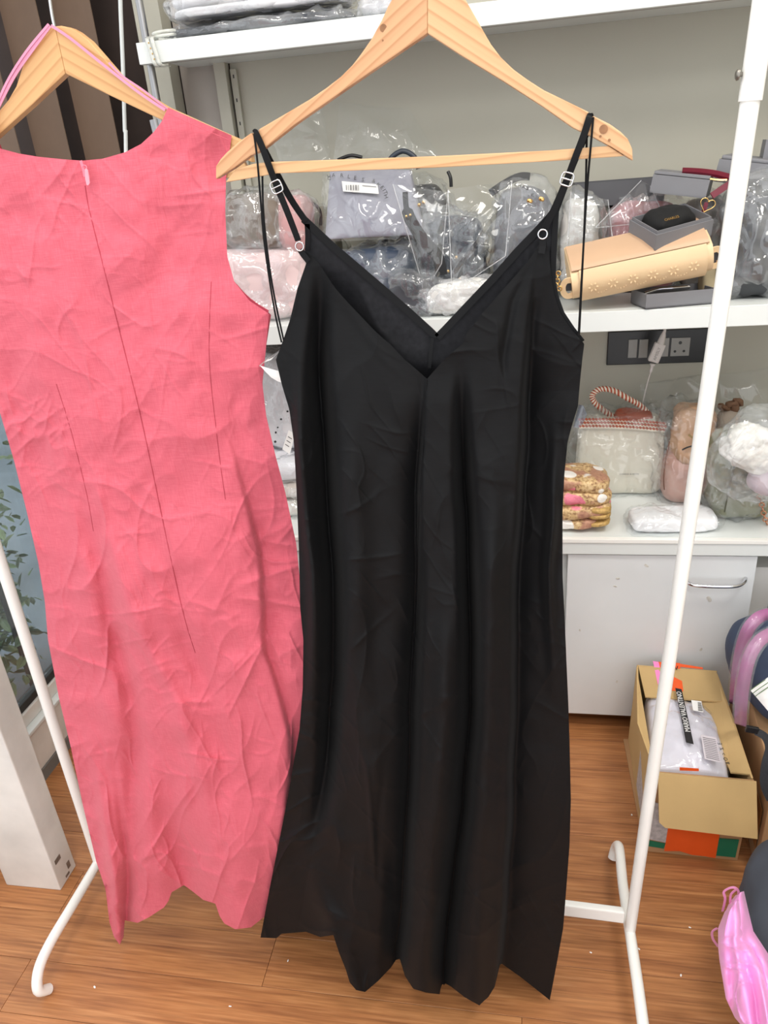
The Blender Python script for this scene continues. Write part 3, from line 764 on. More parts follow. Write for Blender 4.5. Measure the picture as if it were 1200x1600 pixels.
bHem = [(407, 1465), (432, 1466), (440, 1459), (478, 1456), (500, 1464), (521, 1461), (530, 1490), (540, 1515), (546, 1535), (556, 1547), (570, 1550), (590, 1533), (610, 1512), (618, 1500), (624, 1498), (632, 1525), (645, 1545), (665, 1551), (690, 1554), (694, 1536), (703, 1541), (725, 1558), (748, 1571), (762, 1558), (773, 1540), (779, 1508), (783, 1506), (810, 1525), (858, 1563)]
def black_depth(xx, yy, uu, vv):
    v = np.clip((yy - 400) / 1150, 0, 1)
    side = np.interp(uu, [0, 0.12, 0.3, 0.8, 1.0], [0.040, 0.036, 0.0, 0.0, 0.016])
    Y = 0.868 - 0.022 * v - 0.016 * (1 - (2 * uu - 1) ** 2) * np.clip((yy - 380) / 250, 0, 1) + side * np.clip((yy - 900) / 550, 0, 1) ** 1.3
    wob = 4 * fbm(np.stack([yy / 150, xx / 300, xx * 0], -1), 2, 8)
    G = lambda pts, w, a, s=0: gauss_line(xx + wob, yy, pts, w, a * 2.5, s)
    Y += G([(497, 400), (502, 600), (512, 720), (520, 900), (522, 1050), (508, 1200), (490, 1330)], 13, 0.020)
    Y += G([(467, 500), (472, 700), (488, 900), (492, 1050), (476, 1180)], 10, -0.006)
    Y += G([(550, 560), (552, 800), (556, 1000), (570, 1200), (575, 1350)], 26, -0.008)
    Y += G([(667, 560), (660, 700), (653, 850), (650, 950), (643, 1080), (639, 1200), (632, 1350), (624, 1500)], 17, 0.019, -1)
    Y += G([(660, 800), (652, 1000), (636, 1350), (628, 1500)], 8, 0.012)
    Y += G([(700, 900), (695, 1100), (672, 1350), (660, 1551)], 20, -0.010)
    Y += G([(722, 560), (732, 850), (738, 1000), (737, 1100), (728, 1200), (712, 1350), (700, 1440), (694, 1540)], 11, 0.024)
    Y += G([(770, 700), (770, 900), (765, 1100), (752, 1350), (740, 1560)], 22, -0.010)
    Y += G([(836, 420), (830, 540), (822, 650), (812, 800), (808, 900), (805, 1100), (799, 1300), (793, 1400), (780, 1510)], 55, 0.020, 1)
    Y += G([(866, 640), (862, 900), (868, 1100)], 9, -0.007)
    Y += G([(545, 1120), (572, 1200), (583, 1300), (588, 1400)], 5, -0.004)
    Y += G([(600, 1180), (592, 1280), (590, 1390)], 5, 0.005)
    Y += G([(530, 1420), (545, 1480), (560, 1550)], 14, -0.012)
    Y += G([(480, 1320), (500, 1390), (520, 1440)], 16, -0.010)
    Y += G([(612, 1300), (615, 1420), (618, 1510)], 12, 0.014)
    # bust folds
    Y += G([(845, 390), (805, 470), (790, 560), (790, 640)], 7, 0.005)
    Y += G([(500, 420), (540, 480), (600, 560), (640, 600)], 9, -0.003)
    Y += G([(848, 400), (850, 480), (842, 560)], 6, -0.004)
    Y += 0.004 * fbm(np.stack([xx / 120, yy / 160, xx * 0], -1), 3, 22)
    Y += creases(xx + yy * 0.3, yy, 66, 0.0026, 6, 1.0, 0.6, 0.12)
    Y += creases(xx - yy * 0.45, yy, 36, 0.0013, 16, 1.0, 0.6, 0.12)
    low = np.clip((yy - 1050) / 250, 0, 1) * np.clip((640 - xx) / 80, 0, 1)
    Y += creases(xx - yy * 0.2, yy + xx * 0.6, 48, 0.0060, 26, 1, 0.7, 0.14) * low
    return Y
A, _, _ = dress_sheet(bL, bR, bTop, bHem, black_depth, 330, 560)
MB().grid(A).build('front_panel', M_BLACK, bk, smooth=True)
cl, cr = curve_of(bL), curve_of(bR)
bLb = [(330, 476), (345, 477), (392, 477)] + [(y, x) for y, x in bL if y > 400]
bRb = [(318, 872), (322, 871), (400, 867), (440, 867), (480, 876), (510, 893), (537, 913)] + [(y, x) for y, x in bR if y > 540]
bTopB = [(476, 341), (520, 380), (560, 414), (600, 448), (640, 483), (676, 519), (683, 523), (690, 518), (730, 472), (770, 430), (810, 385), (840, 354), (860, 332), (871, 320)]
bHemB = [(409, 1450), (520, 1440), (620, 1470), (700, 1490), (780, 1480), (856, 1530)]
def black_far(xx, yy, uu, vv):
    return 0.876 + 0.075 * np.clip((yy - 420 - 150 * np.exp(-((2 * uu - 1.05) / 0.5) ** 4)) / 200, 0, 1) * (1 - (2 * uu - 1) ** 14) + 0.004 * (1 - (2 * uu - 1) ** 4) * np.clip((yy - 330) / 100, 0, 1) + (0.03 * (1 - (2 * uu - 1) ** 4) + np.interp(uu, [0, .15, .3, 1], [.018, .018, .0, .0])) * np.clip((yy - 700) / 600, 0, 1) + creases(xx, yy, 60, 0.002, 66, 1, .7)
A, _, _ = dress_sheet(bLb, bRb, bTopB, bHemB, black_far, 120, 200)
MB().grid(A).build('back_panel', M_BLACKI, bk, smooth=True)
# neckline binding of the back panel
for pts in ([(474, 342), (520, 385), (560, 419), (600, 453), (640, 488), (672, 517), (682, 527)], [(683, 527), (696, 514), (730, 478), (770, 436), (810, 391), (840, 360), (860, 338), (869, 325)]):
    MB().ribbon([P(x, y, 0.8745) for x, y in pts], 0.0085).build('neckline_binding', M_BLACKR, bk)
MB().ribbon([P(x, y, 0.8735) for x, y in [(676, 528), (673, 550), (671, 575)]], 0.004).build('neckline_binding', M_BLACKR, bk)
# armhole bindings
MB().ribbon([P(x, y, 0.8725) for x, y in [(869, 330), (865, 400), (864, 440), (869, 465), (878, 490), (894, 514), (910, 534)]], 0.006).build('armhole_binding', M_BLACKR, bk)
MB().ribbon([P(x, y, 0.8745) for x, y in [(480, 350), (481, 370), (480, 392)]], 0.006).build('armhole_binding', M_BLACKR, bk)
# centre seam cord
# straps
def strap(pts, w, name='strap'):
    return MB().ribbon(pxpath(pts, 6), w, (0, -1, 0), 0.0012).build(name, M_BLACKR, bk, smooth=False)
s1 = strap([(399, 209, HB + 0.004), (399.5, 208, HB - 0.0025), (408, 226, HB - 0.003), (420, 258, HB - 0.002), (432, 290, 0.853), (450, 334, 0.857), (466, 376, 0.8625)], 0.0070)
s2 = strap([(922, 183, HB + 0.004), (921, 184, HB - 0.0025), (912, 212, HB - 0.003), (899, 246, HB - 0.002), (886, 280, 0.853), (868, 322, 0.857), (852, 356, 0.8625)], 0.0070)
strap([(403, 210, HB + 0.016), (412, 232, HB + 0.017), (434, 274, HB + 0.018), (455, 312, 0.870), (478, 346, 0.8735)], 0.0072, 'back_strap')
strap([(923, 186, HB + 0.016), (914, 212, HB + 0.017), (896, 255, HB + 0.018), (882, 292, 0.870), (868, 330, 0.8735)], 0.0072, 'back_strap')
def slider(c, ang, parent):
    c = Vector([float(a) for a in c]); a = math.radians(ang)
    u = Vector((math.cos(a), 0, math.sin(a))); w = Vector((-math.sin(a), 0, math.cos(a)))
    pts = []
    for k in range(28):
        t = 2 * math.pi * k / 28
        pts.append(c + u * (0.0062 * np.sign(math.cos(t)) * abs(math.cos(t)) ** 0.5) + w * (0.0062 * np.sign(math.sin(t)) * abs(math.sin(t)) ** 0.5))
    mb = MB().tube(pts, 0.0009, 8, True); mb.tube([c - u * 0.006, c + u * 0.006], 0.0008, 8)
    return mb.build('slider', M_CHROME, parent, smooth=True)
slider(P(432, 292, 0.8508), 18, s1); slider(P(886, 280, 0.8508), -18, s2)
MB().torus(P(468, 385, 0.8595), 0.0048, 0.0009, n=24).build('ring', M_CHROME, s1, smooth=True)
MB().torus(P(848, 366, 0.8595), 0.0048, 0.0009, n=24).build('ring', M_CHROME, s2, smooth=True)
MB().ribbon([P(469, 390, 0.861), P(474, 398, 0.8615), P(482, 408, 0.862)], 0.007).build('strap_tab', M_BLACKR, bk)
MB().ribbon([P(848, 371, 0.861), P(848, 384, 0.8605), P(846, 396, 0.859)], 0.007).build('strap_tab', M_BLACKR, bk)
# thin hanging loops
for pts in ([(397, 209, HB - 0.003), (402, 250, HB - 0.003), (407, 310, 0.852), (412, 370, 0.853), (420, 430, 0.856), (430, 490, 0.861), (440, 535, 0.866)],
            [(410, 272, HB + 0.006), (411, 320, 0.857), (415, 370, 0.858), (423, 430, 0.860), (432, 480, 0.863), (444, 535, 0.867)],
            [(927, 183, HB - 0.003), (922, 240, HB - 0.003), (917, 300, 0.853), (912, 380, 0.856), (908, 450, 0.860), (904, 524, 0.866)],
            [(917, 186, HB + 0.015), (916, 260, HB + 0.016), (914, 330, 0.862), (910, 420, 0.863), (905, 522, 0.868)]):
    MB().ribbon(pxpath(pts, 8), 0.0022, (0.35, -1, 0), 0.0005).build('hanging_loop', M_BLACKR, bk)
# centre front seam cord, care labels
MB().tube([P(x, y, float(black_depth(np.array([float(x)]), np.array([float(y)]), np.array([(x - cl(y)) / (cr(y) - cl(y))]), None)[0]) - 0.0008) for x, y in [(667, 594), (662, 680), (657, 760), (653, 850), (650, 950), (643, 1080)]], 0.0006, 6).build('centre_seam', M_BLACKR, bk)
lab = MB().grid(np.array([[P(441, 545, 0.870), P(434, 552, 0.8715), P(428, 558, 0.873), P(424, 562, 0.874)], [P(424, 556, 0.872), P(418, 561, 0.874), P(413, 565, 0.876), P(409, 568, 0.877)], [P(405, 571, 0.874), P(405.5, 572, 0.876), P(405.8, 572.5, 0.878), P(406, 573, 0.880)]])).build('care_label', M_PAPER, bk)
MB().grid(np.array([[P(406, 571, 0.876), P(425, 577, 0.876), P(437, 580, 0.877)], [P(414, 580, 0.878), P(428, 588, 0.878), P(441, 592, 0.878)], [P(424, 590, 0.880), P(434, 596, 0.880), P(444, 599, 0.880)]])).build('care_label', M_PAPER, bk)
for k in range(3):
    a, b = P(420 + 3 * k, 561 - 1.5 * k, 0.8712), P(433 + 2 * k, 551 - 2 * k, 0.8690)
    MB().ribbon([a, b], 0.0012, th=0.0002).build('label_print', M_GREYINK, lab)
hang = MB().grid(np.array([[P(896, 668, 0.884), P(904, 632, 0.884)], [P(905, 668, 0.882), P(912, 634, 0.882)], [P(911, 662, 0.885), P(917, 648, 0.885)]])).build('clear_tag', plastic('blue_clear_tag', (84, 92, 110), 0.5, 0.8, 0.12), bk)

# ================================================================== HELPERS FOR BAGS AND BOXES
M_LEATHER_DK = simple('slate_leather', (52, 58, 68), 0.45, var=0.15)
M_NAVY = simple('navy_leather', (58, 70, 90), 0.5, var=0.15)
M_BLKLEATHER = simple('black_leather', (22, 22, 24), 0.4, var=0.1)
def wrap(parent, c, size, rot=(0, 0, 0), seed=1, mat=None, crumple=0.012, scale=16, e=3.2, n=30, zmin=None, taper=0.0, pinch=0.0, ymax=WALL_Y - 0.004):
    return soft_part('plastic_wrap', mat or M_CLEAR, parent, c, size, rot, e, 0.010, scale, seed, n, zmin, crumple, taper, pinch, ymax)
def arc_handle(parent, pts, r, mat, name='handle', n=8):
    return MB().tube(pxpath(pts, 10), r, n).build(name, mat, parent, smooth=True)
def frame_of(z=0, x=0, y=0):
    R = eul(z, x, y); return R, R @ Vector((1, 0, 0)), R @ Vector((0, 1, 0)), R @ Vector((0, 0, 1))
def tray(name, parent, c, size, rot, wall=0.003, mat=None, inner=None, rim=True):
    """open box: bottom, four walls and a raised inner rim; c is the centre of its bottom"""
    R, X, Yv, Z = frame_of(*rot); c = Vector([float(a) for a in c]); w, d, h = size
    mb = MB()
    mb.box(c + Z * wall / 2, (w, d, wall), R)
    for s in (-1, 1):
        mb.box(c + X * s * (w - wall) / 2 + Z * h / 2, (wall, d, h), R)
        mb.box(c + Yv * s * (d - wall) / 2 + Z * h / 2, (w - 2 * wall, wall, h), R)
    o = mb.build(name, mat or M_GREYBOX, parent)
    if rim:
        mb = MB(); g = wall + 0.0006; hh = h + 0.006
        for s in (-1, 1):
            mb.box(c + X * s * (w / 2 - g - 0.001) + Z * (hh / 2 + wall / 2), (0.002, d - 2 * g, hh - wall), R)
            mb.box(c + Yv * s * (d / 2 - g - 0.001) + Z * (hh / 2 + wall / 2), (w - 2 * g - 0.004, 0.002, hh - wall), R)
        mb.build('inner_rim', inner or M_GREYBOX, o)
    return o
def chain(parent, pts, link=0.0045, mat=None):
    path = pxpath(pts, 12); out = None; acc = 0; k = 0
    for i in range(1, len(path)):
        acc += np.linalg.norm(path[i] - path[i - 1])
        if acc >= link * 1.5:
            acc = 0; t = Vector([float(a) for a in path[i] - path[i - 1]]).normalized()
            nv = t.cross(Vector((0, 1, 0))) if k % 2 else Vector((0.3, 1, 0.1))
            MB().torus(path[i], link, link * 0.28, nv, 10, 6).build('chain_link', mat or M_GOLD, parent, smooth=True); k += 1

# ================================================================== TOP SHELF: packed clothes
def packet(name, label, cat, x0, y0, x1, y1, Y, d, zmin, body, seed, wrapmat, layers=1, rot=(0, 0, 0)):
    c, w, h = box_at(x0, y0, x1, y1, Y)
    c = c + np.array([0, d / 2, 0]); c[2] = zmin + h / 2
    t = thing(name, label, cat, (c[0], c[1], zmin))
    for k in range(layers):
        soft_part('folded_cloth', body, t, (c[0], c[1], zmin + h * (k + 0.5) / layers), (w * 0.95, d * 0.9, h / layers * 0.96), rot, 5, 0.004, 14, seed + k, 14, zmin + 0.001, 0.0, 0, 0, WALL_Y - 0.012)
    wrap(t, (c[0], c[1], zmin + h / 2), (w * 1.03, d, h * 1.05), rot, seed, wrapmat, 0.006, 20, 4, 34, zmin + 0.0005)
    return t
z0 = UP_Z
packet('folded_garment', 'charcoal folded garment in clear plastic lying on the top shelf', 'garment', 238, 30, 552, 52, UP_Y + 0.014, 0.17, z0 + 0.0006, simple('charcoal_cloth', (66, 68, 74), 0.8, var=0.15), 3, M_CLEAR)
packet('folded_garment', 'white folded garment in plastic on top of the charcoal one', 'garment', 246, -20, 540, 22, UP_Y + 0.016, 0.16, z0 + 0.038, simple('white_cotton', (226, 226, 230), 0.8), 8, M_MILKY, 2)
packet('folded_garment', 'pale grey plastic packet beside the charcoal garment on the top shelf', 'garment', 556, -10, 640, 24, UP_Y + 0.014, 0.16, z0 + 0.0006, simple('pale_grey_cloth', (190, 190, 196), 0.8), 12, M_MILKY)

# ================================================================== MIDDLE SHELF: bags in plastic
MZ = MID_Z + 0.0006
def shelf_bag(name, label, bbox, Y, d, mat, seed, rot=(0, 0, 0), e=4, wrapmat=None, grow=1.08, taper=0.0, pinch=0.3, zmin=MZ, lift=None, crumple=0.010, bodyamp=0.006, wscale=18, base=None):
    c, w, h = box_at(*bbox, Y)
    c = c + np.array([0, d / 2, 0])
    if lift is None: c[2] = zmin + h / 2
    t = thing(name, label, 'handbag', (c[0], c[1], c[2] - h / 2))
    t['_c'] = [float(a) for a in c]; t['_s'] = [float(w), float(d), float(h)]
    soft_part('body', mat, t, c, (w, d, h), rot, e, bodyamp, 16, seed, 22, zmin + 0.0008, 0.0, taper, pinch, WALL_Y - 0.012)
    if wrapmat is not False:
        wrap(t, c + np.array([0, 0, h * 0.02]), (w * grow, d * grow, h * grow), rot, seed + 3, wrapmat, crumple, wscale, 3.0, 36, zmin, taper * 0.8, pinch * 0.6)
    return t
M_BLUSH = simple('blush_cotton', (226, 200, 200), 0.85, var=0.06)
M_TAUPE = simple('taupe_leather', (120, 108, 98), 0.6, var=0.1)
M_ROSE = simple('dusty_rose_leather', (196, 150, 150), 0.55, var=0.08)
M_KHAKI = simple('khaki_leather', (150, 144, 124), 0.6, var=0.08)
M_DUST = simple('lilac_grey_dust_bag', (150, 150, 162), 0.75, var=0.06, bump_s=0.05)
M_WHITEBAG = simple('soft_white_leather', (222, 220, 216), 0.6, var=0.05)

shelf_bag('wrapped_handbag', 'pale blush soft bag in plastic between the two dresses on the middle shelf', (300, 385, 474, 500), 1.70, 0.17, M_BLUSH, 21, pinch=0.1)
t = shelf_bag('wrapped_handbag', 'taupe bag in crinkled plastic lying on the blush bag', (318, 282, 432, 372), 1.72, 0.16, M_TAUPE, 24, zmin=MZ + 0.158, pinch=0.2, lift=None)
t = shelf_bag('wrapped_handbag', 'dusty rose pouch in plastic beside the taupe bag', (426, 288, 474, 376), 1.735, 0.12, M_ROSE, 27, zmin=MZ + 0.150, pinch=0.2)
t = shelf_bag('wrapped_handbag', 'khaki bag with a dark edge behind the blush bag', (446, 262, 520, 420), 1.88, 0.11, M_KHAKI, 31, pinch=0.25, wrapmat=M_CLEAR2)
arc_handle(t, [(470, 322, 1.868), (488, 318, 1.862), (500, 330, 1.860), (501, 352, 1.862)], 0.004, M_BLKLEATHER, 'strap')
t = shelf_bag('wrapped_handbag', 'white bag slouching behind the pink dress, at the left end of the middle shelf', (225, 330, 292, 500), 1.78, 0.2, M_WHITEBAG, 33)

# navy bags below and the lilac grey dust bag on top
t = shelf_bag('wrapped_handbag', 'slate blue bag in shiny plastic under the lettered grey dust bag', (520, 376, 646, 478), 1.755, 0.14, M_NAVY, 36, pinch=0.15)
t = shelf_bag('wrapped_handbag', 'charcoal bag in plastic low beside the V of the black dress', (606, 426, 690, 490), 1.685, 0.06, simple('charcoal_leather', (72, 74, 80), 0.5), 39, pinch=0.1)
db = thing('dust_bag', 'lilac grey dust bag printed with letters and a barcode label', 'dust bag', P(580, 372, 1.80))
R = (-4, -62, -3)
quad = [(516, 262), (640, 266), (662, 366), (508, 374)]
def quad_grid(q, Ytop, Ybot, n, m, bulge, seed, wr=0.004, wsize=40):
    u = np.linspace(0, 1, m)[None]; v = np.linspace(0, 1, n)[:, None]
    x = (q[0][0] * (1 - u) + q[1][0] * u) * (1 - v) + (q[3][0] * (1 - u) + q[2][0] * u) * v
    y = (q[0][1] * (1 - u) + q[1][1] * u) * (1 - v) + (q[3][1] * (1 - u) + q[2][1] * u) * v
    Y = Ytop * (1 - v) + Ybot * v - bulge * np.sin(u * math.pi) ** 0.6 * np.sin(v * math.pi) ** 0.6 + creases(x, y, wsize, wr, seed)
    return Parr(x, y, Y), x, y, Y
A, _, _, _ = quad_grid(quad, 1.875, 1.775, 60, 70, 0.03, 51)
Bk = A.copy(); Bk[..., 1] = np.maximum(A[..., 1], A[..., 1] * 0 + 1.0) + 0.03
mb = MB().grid(A); mb.grid(Bk)
n_, m_ = A.shape[:2]
mb.grid(np.stack([A[0], Bk[0]])); mb.grid(np.stack([A[-1], Bk[-1]])); mb.grid(np.stack([A[:, 0], Bk[:, 0]])); mb.grid(np.stack([A[:, -1], Bk[:, -1]]))
mb.build('body', M_DUST, db, smooth=True)
def on_quad(px, py, lift=0.004):
    v = (py - 264) / 106.0; u = min(max((px - 512) / 140, 0), 1)
    Y = 1.875 * (1 - v) + 1.775 * v - 0.03 * math.sin(u * math.pi) ** 0.6 * math.sin(min(max(v, 0.001), 0.999) * math.pi) ** 0.6
    return P(px, py, Y - lift)
for ch, px, py, an in [('C', 496, 279, 8), ('H', 507, 276, 6), ('A', 521, 274, 2), ('R', 534, 274, -4), ('L', 545, 276, -8), ('E', 555, 278, -10), ('S', 567, 281, -14), ('&', 584, 283, -18), ('K', 591, 289, -50), ('E', 597, 293, -60), ('I', 600, 297, -66), ('T', 602, 301, -70), ('H', 603, 307, -74)]:
    a = math.radians(an)
    text_part('letter', ch, M_INK, db, on_quad(max(px, 514), py, 0.010), (math.cos(a), 0.0, math.sin(a)), (-math.sin(a), 0.5, math.cos(a)), 0.0125, 0.0003, 'CENTER')
lb = MB().prism([on_quad(*p, 0.0115) for p in [(534, 283), (590, 288), (592, 303), (536, 299)]], [on_quad(*p, 0.0105) for p in [(534, 283), (590, 288), (592, 303), (536, 299)]]).build('barcode_label', M_PAPER, db)
for i in range(8):
    x = 541 + i * 2.6 + (i % 3) * 0.6
    MB().ribbon([on_quad(x, 289, 0.0119), on_quad(x + 0.4, 297, 0.0119)], 0.0010 if i % 2 else 0.0018, th=0.0002).build('barcode_bar', M_GREYINK, lb)
MB().ribbon([on_quad(566, 290, 0.0119), on_quad(588, 292, 0.0119)], 0.0015, th=0.0002).build('barcode_bar', M_GREYINK, lb)
# clear sheet over it
A, _, _, _ = quad_grid([(505, 258), (652, 262), (672, 372), (498, 378)], 1.855, 1.742, 40, 50, 0.035, 57, 0.010, 46)
MB().grid(A).build('plastic_wrap', M_CLEAR2, db, smooth=True)

t = shelf_bag('wrapped_handbag', 'black bag with a round top handle standing at the back under a clear dome', (588, 232, 700, 420), 1.92, 0.09, M_BLKLEATHER, 61, pinch=0.3, wrapmat=M_CLEAR2, grow=1.12)
arc_handle(t, [(606, 262, 1.925), (612, 246, 1.925), (630, 236, 1.925), (648, 246, 1.925), (654, 264, 1.925)], 0.006, M_LEATHER_DK)
arc_handle(t, [(700, 268, 1.90), (704, 278, 1.895), (705, 292, 1.895)], 0.004, M_BLKLEATHER, 'strap')
arc_handle(t, [(528, 250, 1.93), (548, 243, 1.93), (566, 246, 1.93)], 0.004, M_BLKLEATHER, 'strap')
t = shelf_bag('wrapped_handbag', 'slate bag with gold studs in shiny plastic behind the V neckline', (648, 300, 756, 448), 1.775, 0.12, M_LEATHER_DK, 64, pinch=0.25, taper=0.1, crumple=0.014)
for px, py in ((662, 316), (655, 320), (713, 402), (700, 424), (718, 436)):
    c = P(px, py, 1.776)
    MB().add(*soft(c, (0.009, 0.009, 0.009), (0, 0, 0), 2, 0, 1, 1, 5)).build('gold_stud', M_GOLD, t, smooth=True)
fl = MB().ribbon(pxpath([(633, 300, 1.742), (636, 330, 1.738), (648, 355, 1.733), (664, 378, 1.728), (684, 402, 1.724), (690, 430, 1.722)], 6), [0.012] * 6 + [0.026] * 25, (0.1, -1, 0.2), 0.004).build('black_flap', M_BLKLEATHER, t)
for px, py in ((635, 338), (641, 336)):
    MB().add(*soft(P(px, py, 1.727), (0.007, 0.007, 0.007), (0, 0, 0), 2, 0, 1, 1, 5)).build('gold_stud', M_GOLD, fl, smooth=True)
t = shelf_bag('wrapped_handbag', 'dark grey bag with gold clasps in cloudy plastic right of the slate bag', (768, 270, 868, 452), 1.80, 0.14, simple('graphite_leather', (88, 90, 98), 0.5), 67, pinch=0.35, taper=0.1, wrapmat=M_CLEAR, crumple=0.014, wscale=11)
for px, py in ((828, 314), (846, 311), (808, 405), (800, 413)):
    MB().add(*soft(P(px, py, 1.79), (0.014, 0.008, 0.010), (0, 0, 20), 2.5, 0.001, 80, px, 6)).build('gold_clasp', M_GOLD, t, smooth=True)
MB().ribbon(pxpath([(766, 302, 1.84), (790, 286, 1.84), (812, 276, 1.84), (828, 276, 1.84)], 6), 0.016, (0, -1, 0.4), 0.005).build('strap', M_BLKLEATHER, t)
for i, (px, py) in enumerate([(806, 289), (812, 290), (818, 292), (824, 295), (832, 305)]):
    text_part('letter', 'CHA&K'[i], M_INK, t, P(px, py, 1.768), (1, 0, -0.25), (0.1, 0.3, 1), 0.010, 0.0003, 'CENTER')
t = shelf_bag('wrapped_handbag', 'white padded roll in milky plastic at the front edge below the V neckline', (656, 440, 800, 492), 1.675, 0.07, M_WHITEBAG, 71, wrapmat=M_MILKY, pinch=0.0, e=3)
t = shelf_bag('wrapped_handbag', 'off-white bag in cloudy plastic beside the right strap of the black dress', (880, 280, 940, 440), 1.80, 0.12, simple('off_white_canvas', (196, 192, 186), 0.7), 74, wrapmat=M_CLEAR, pinch=0.35, crumple=0.012, wscale=11)
t = shelf_bag('wrapped_handbag', 'mauve pink bag in clear plastic behind the grey box with the black pouch', (954, 296, 1070, 440), 1.86, 0.10, simple('mauve_leather', (176, 116, 122), 0.5, var=0.1), 77, wrapmat=M_CLEAR, pinch=0.4, crumple=0.014)
t = shelf_bag('wrapped_handbag', 'mushroom grey bag in plastic between the beige bag and the rack post', (1070, 330, 1136, 470), 1.84, 0.13, simple('mushroom_leather', (142, 134, 128), 0.5), 80, pinch=0.3)
t = shelf_bag('wrapped_handbag', 'large black bag in glossy plastic right of the rack post on the middle shelf', (1140, 300, 1260, 486), 1.70, 0.16, simple('soft_black_leather', (58, 60, 64), 0.4), 83, pinch=0.15, crumple=0.012)

# charcoal tray standing at the back
ct = thing('storage_tray', 'long charcoal open tray at the back wall behind the mauve bag', 'tray', P(960, 330, 1.93))
c0 = P(965, 322, 1.94)
tray('tray_body', ct, (c0[0], 1.975, c0[2]), (0.20, 0.11, 0.055), (0, 0, 0), 0.004, M_GREYIN, M_GREYIN, rim=False)

# beige shoulder bag
M_BEIGE = simple('beige_leather', (232, 202, 160), 0.5, var=0.04, bump_s=0.04, bump_scale=260)
M_TAN = simple('tan_leather', (206, 170, 138), 0.5, var=0.05)
bb = thing('shoulder_bag', 'cream beige flap bag with embossed motifs leaning on a grey tray', 'handbag', P(1000, 470, 1.70))
ax0, ax1 = P(893, 448, 1.672), P(1112, 402, 1.680)          # axis of the rolled front edge
dirv = (ax1 - ax0) / np.linalg.norm(ax1 - ax0)
upv = np.array([0, -0.34, 0.94]); upv -= upv.dot(dirv) * dirv; upv /= np.linalg.norm(upv)
outv = np.cross(upv, dirv); outv = outv if outv[1] < 0 else -outv
def sweep(prof, a, b, n=24):
    rows = []
    for t in np.linspace(0, 1, n):
        o = ax0 + (ax1 - ax0) * (a + (b - a) * t)
        rows.append([o + outv * p[0] + upv * p[1] for p in prof])
    return np.array(rows)
prof = [(-0.10, 0.040), (-0.06, 0.040), (-0.02, 0.036), (0.002, 0.030), (0.014, 0.016), (0.017, 0.0), (0.013, -0.016), (0.002, -0.028), (-0.02, -0.033), (-0.06, -0.034), (-0.10, -0.030), (-0.11, 0.0), (-0.10, 0.040)]
A = sweep(prof, 0.0, 1.0)
mb = MB().grid(A); mb.add(A[0][:-1], [tuple(range(len(prof) - 1))]); mb.add(A[-1][:-1], [tuple(range(len(prof) - 1))])
bodyb = mb.build('body', M_BEIGE, bb, smooth=True)
fprof = [(0.0045, 0.036), (0.0185, 0.018), (0.0210, 0.0), (0.0165, -0.020), (0.006, -0.035), (0.004, -0.0365), (0.0145, -0.0195), (0.0188, 0.0), (0.0165, 0.017), (0.003, 0.034), (0.0045, 0.036)]
A = sweep(fprof, 0.06, 0.955); mb = MB().grid(A); mb.build('front_flap', M_BEIGE, bb, smooth=True)
tprof = [(-0.095, 0.0445), (-0.05, 0.0455), (-0.012, 0.0415), (0.0, 0.0365), (0.001, 0.0345), (-0.012, 0.0385), (-0.05, 0.0425), (-0.095, 0.0415), (-0.095, 0.0445)]
A = sweep(tprof, 0.01, 0.98); MB().grid(A).build('top_panel', M_TAN, bb, smooth=True)
for k in range(6):
    tt = 0.15 + k * 0.142
    o = ax0 + (ax1 - ax0) * tt
    for j in range(6):
        a = j * math.pi / 3
        q = o + dirv * (0.008 * math.cos(a)) + upv * (0.008 * math.sin(a)) + outv * 0.0212
        MB().add(*soft(q, (0.0055, 0.0016, 0.0035), (0, 0, -math.degrees(a)), 2, 0, 1, 1, 4)).build('embossed_petal', M_BEIGE, bodyb, smooth=True)
    for j in range(5):
        a = math.pi * (0.15 + 0.7 * j / 4)
        q = o + dirv * (0.0155 + 0.012 * math.cos(a)) + upv * (-0.010 - 0.006 * math.sin(a)) + outv * 0.0192
        if k < 5: MB().add(*soft(q, (0.0022, 0.0012, 0.0022), (0, 0, 0), 2, 0, 1, 1, 3)).build('embossed_dot', M_BEIGE, bodyb, smooth=True)
for e_, s in ((0.0, -1), (1.0, 1)):
    o = ax0 + (ax1 - ax0) * e_
    loop = [o + dirv * (s * d_) + upv * u_ + outv * 0.004 for d_, u_ in ((-0.004, 0.017), (0.010, 0.018), (0.018, 0.008), (0.018, -0.008), (0.010, -0.018), (-0.004, -0.017))]
    MB().ribbon(smooth_path(loop, 5), 0.012, tuple(outv), 0.003).build('side_loop', M_BEIGE, bb)
    MB().box(o + dirv * (s * 0.007) + outv * (-0.004), (0.016, 0.004, 0.018)).build('side_recess', M_BLKLEATHER, bb)
chain(bb, [(878, 456, 1.664), (872, 446, 1.664), (871, 434, 1.666), (874, 422, 1.670)], 0.005)
chain(bb, [(1119, 402, 1.686), (1125, 396, 1.69), (1129, 390, 1.70)], 0.005)
MB().box(P(1124, 404, 1.684), (0.011, 0.004, 0.018)).build('chain_tab', M_TAN, bb, bevel=0.001)

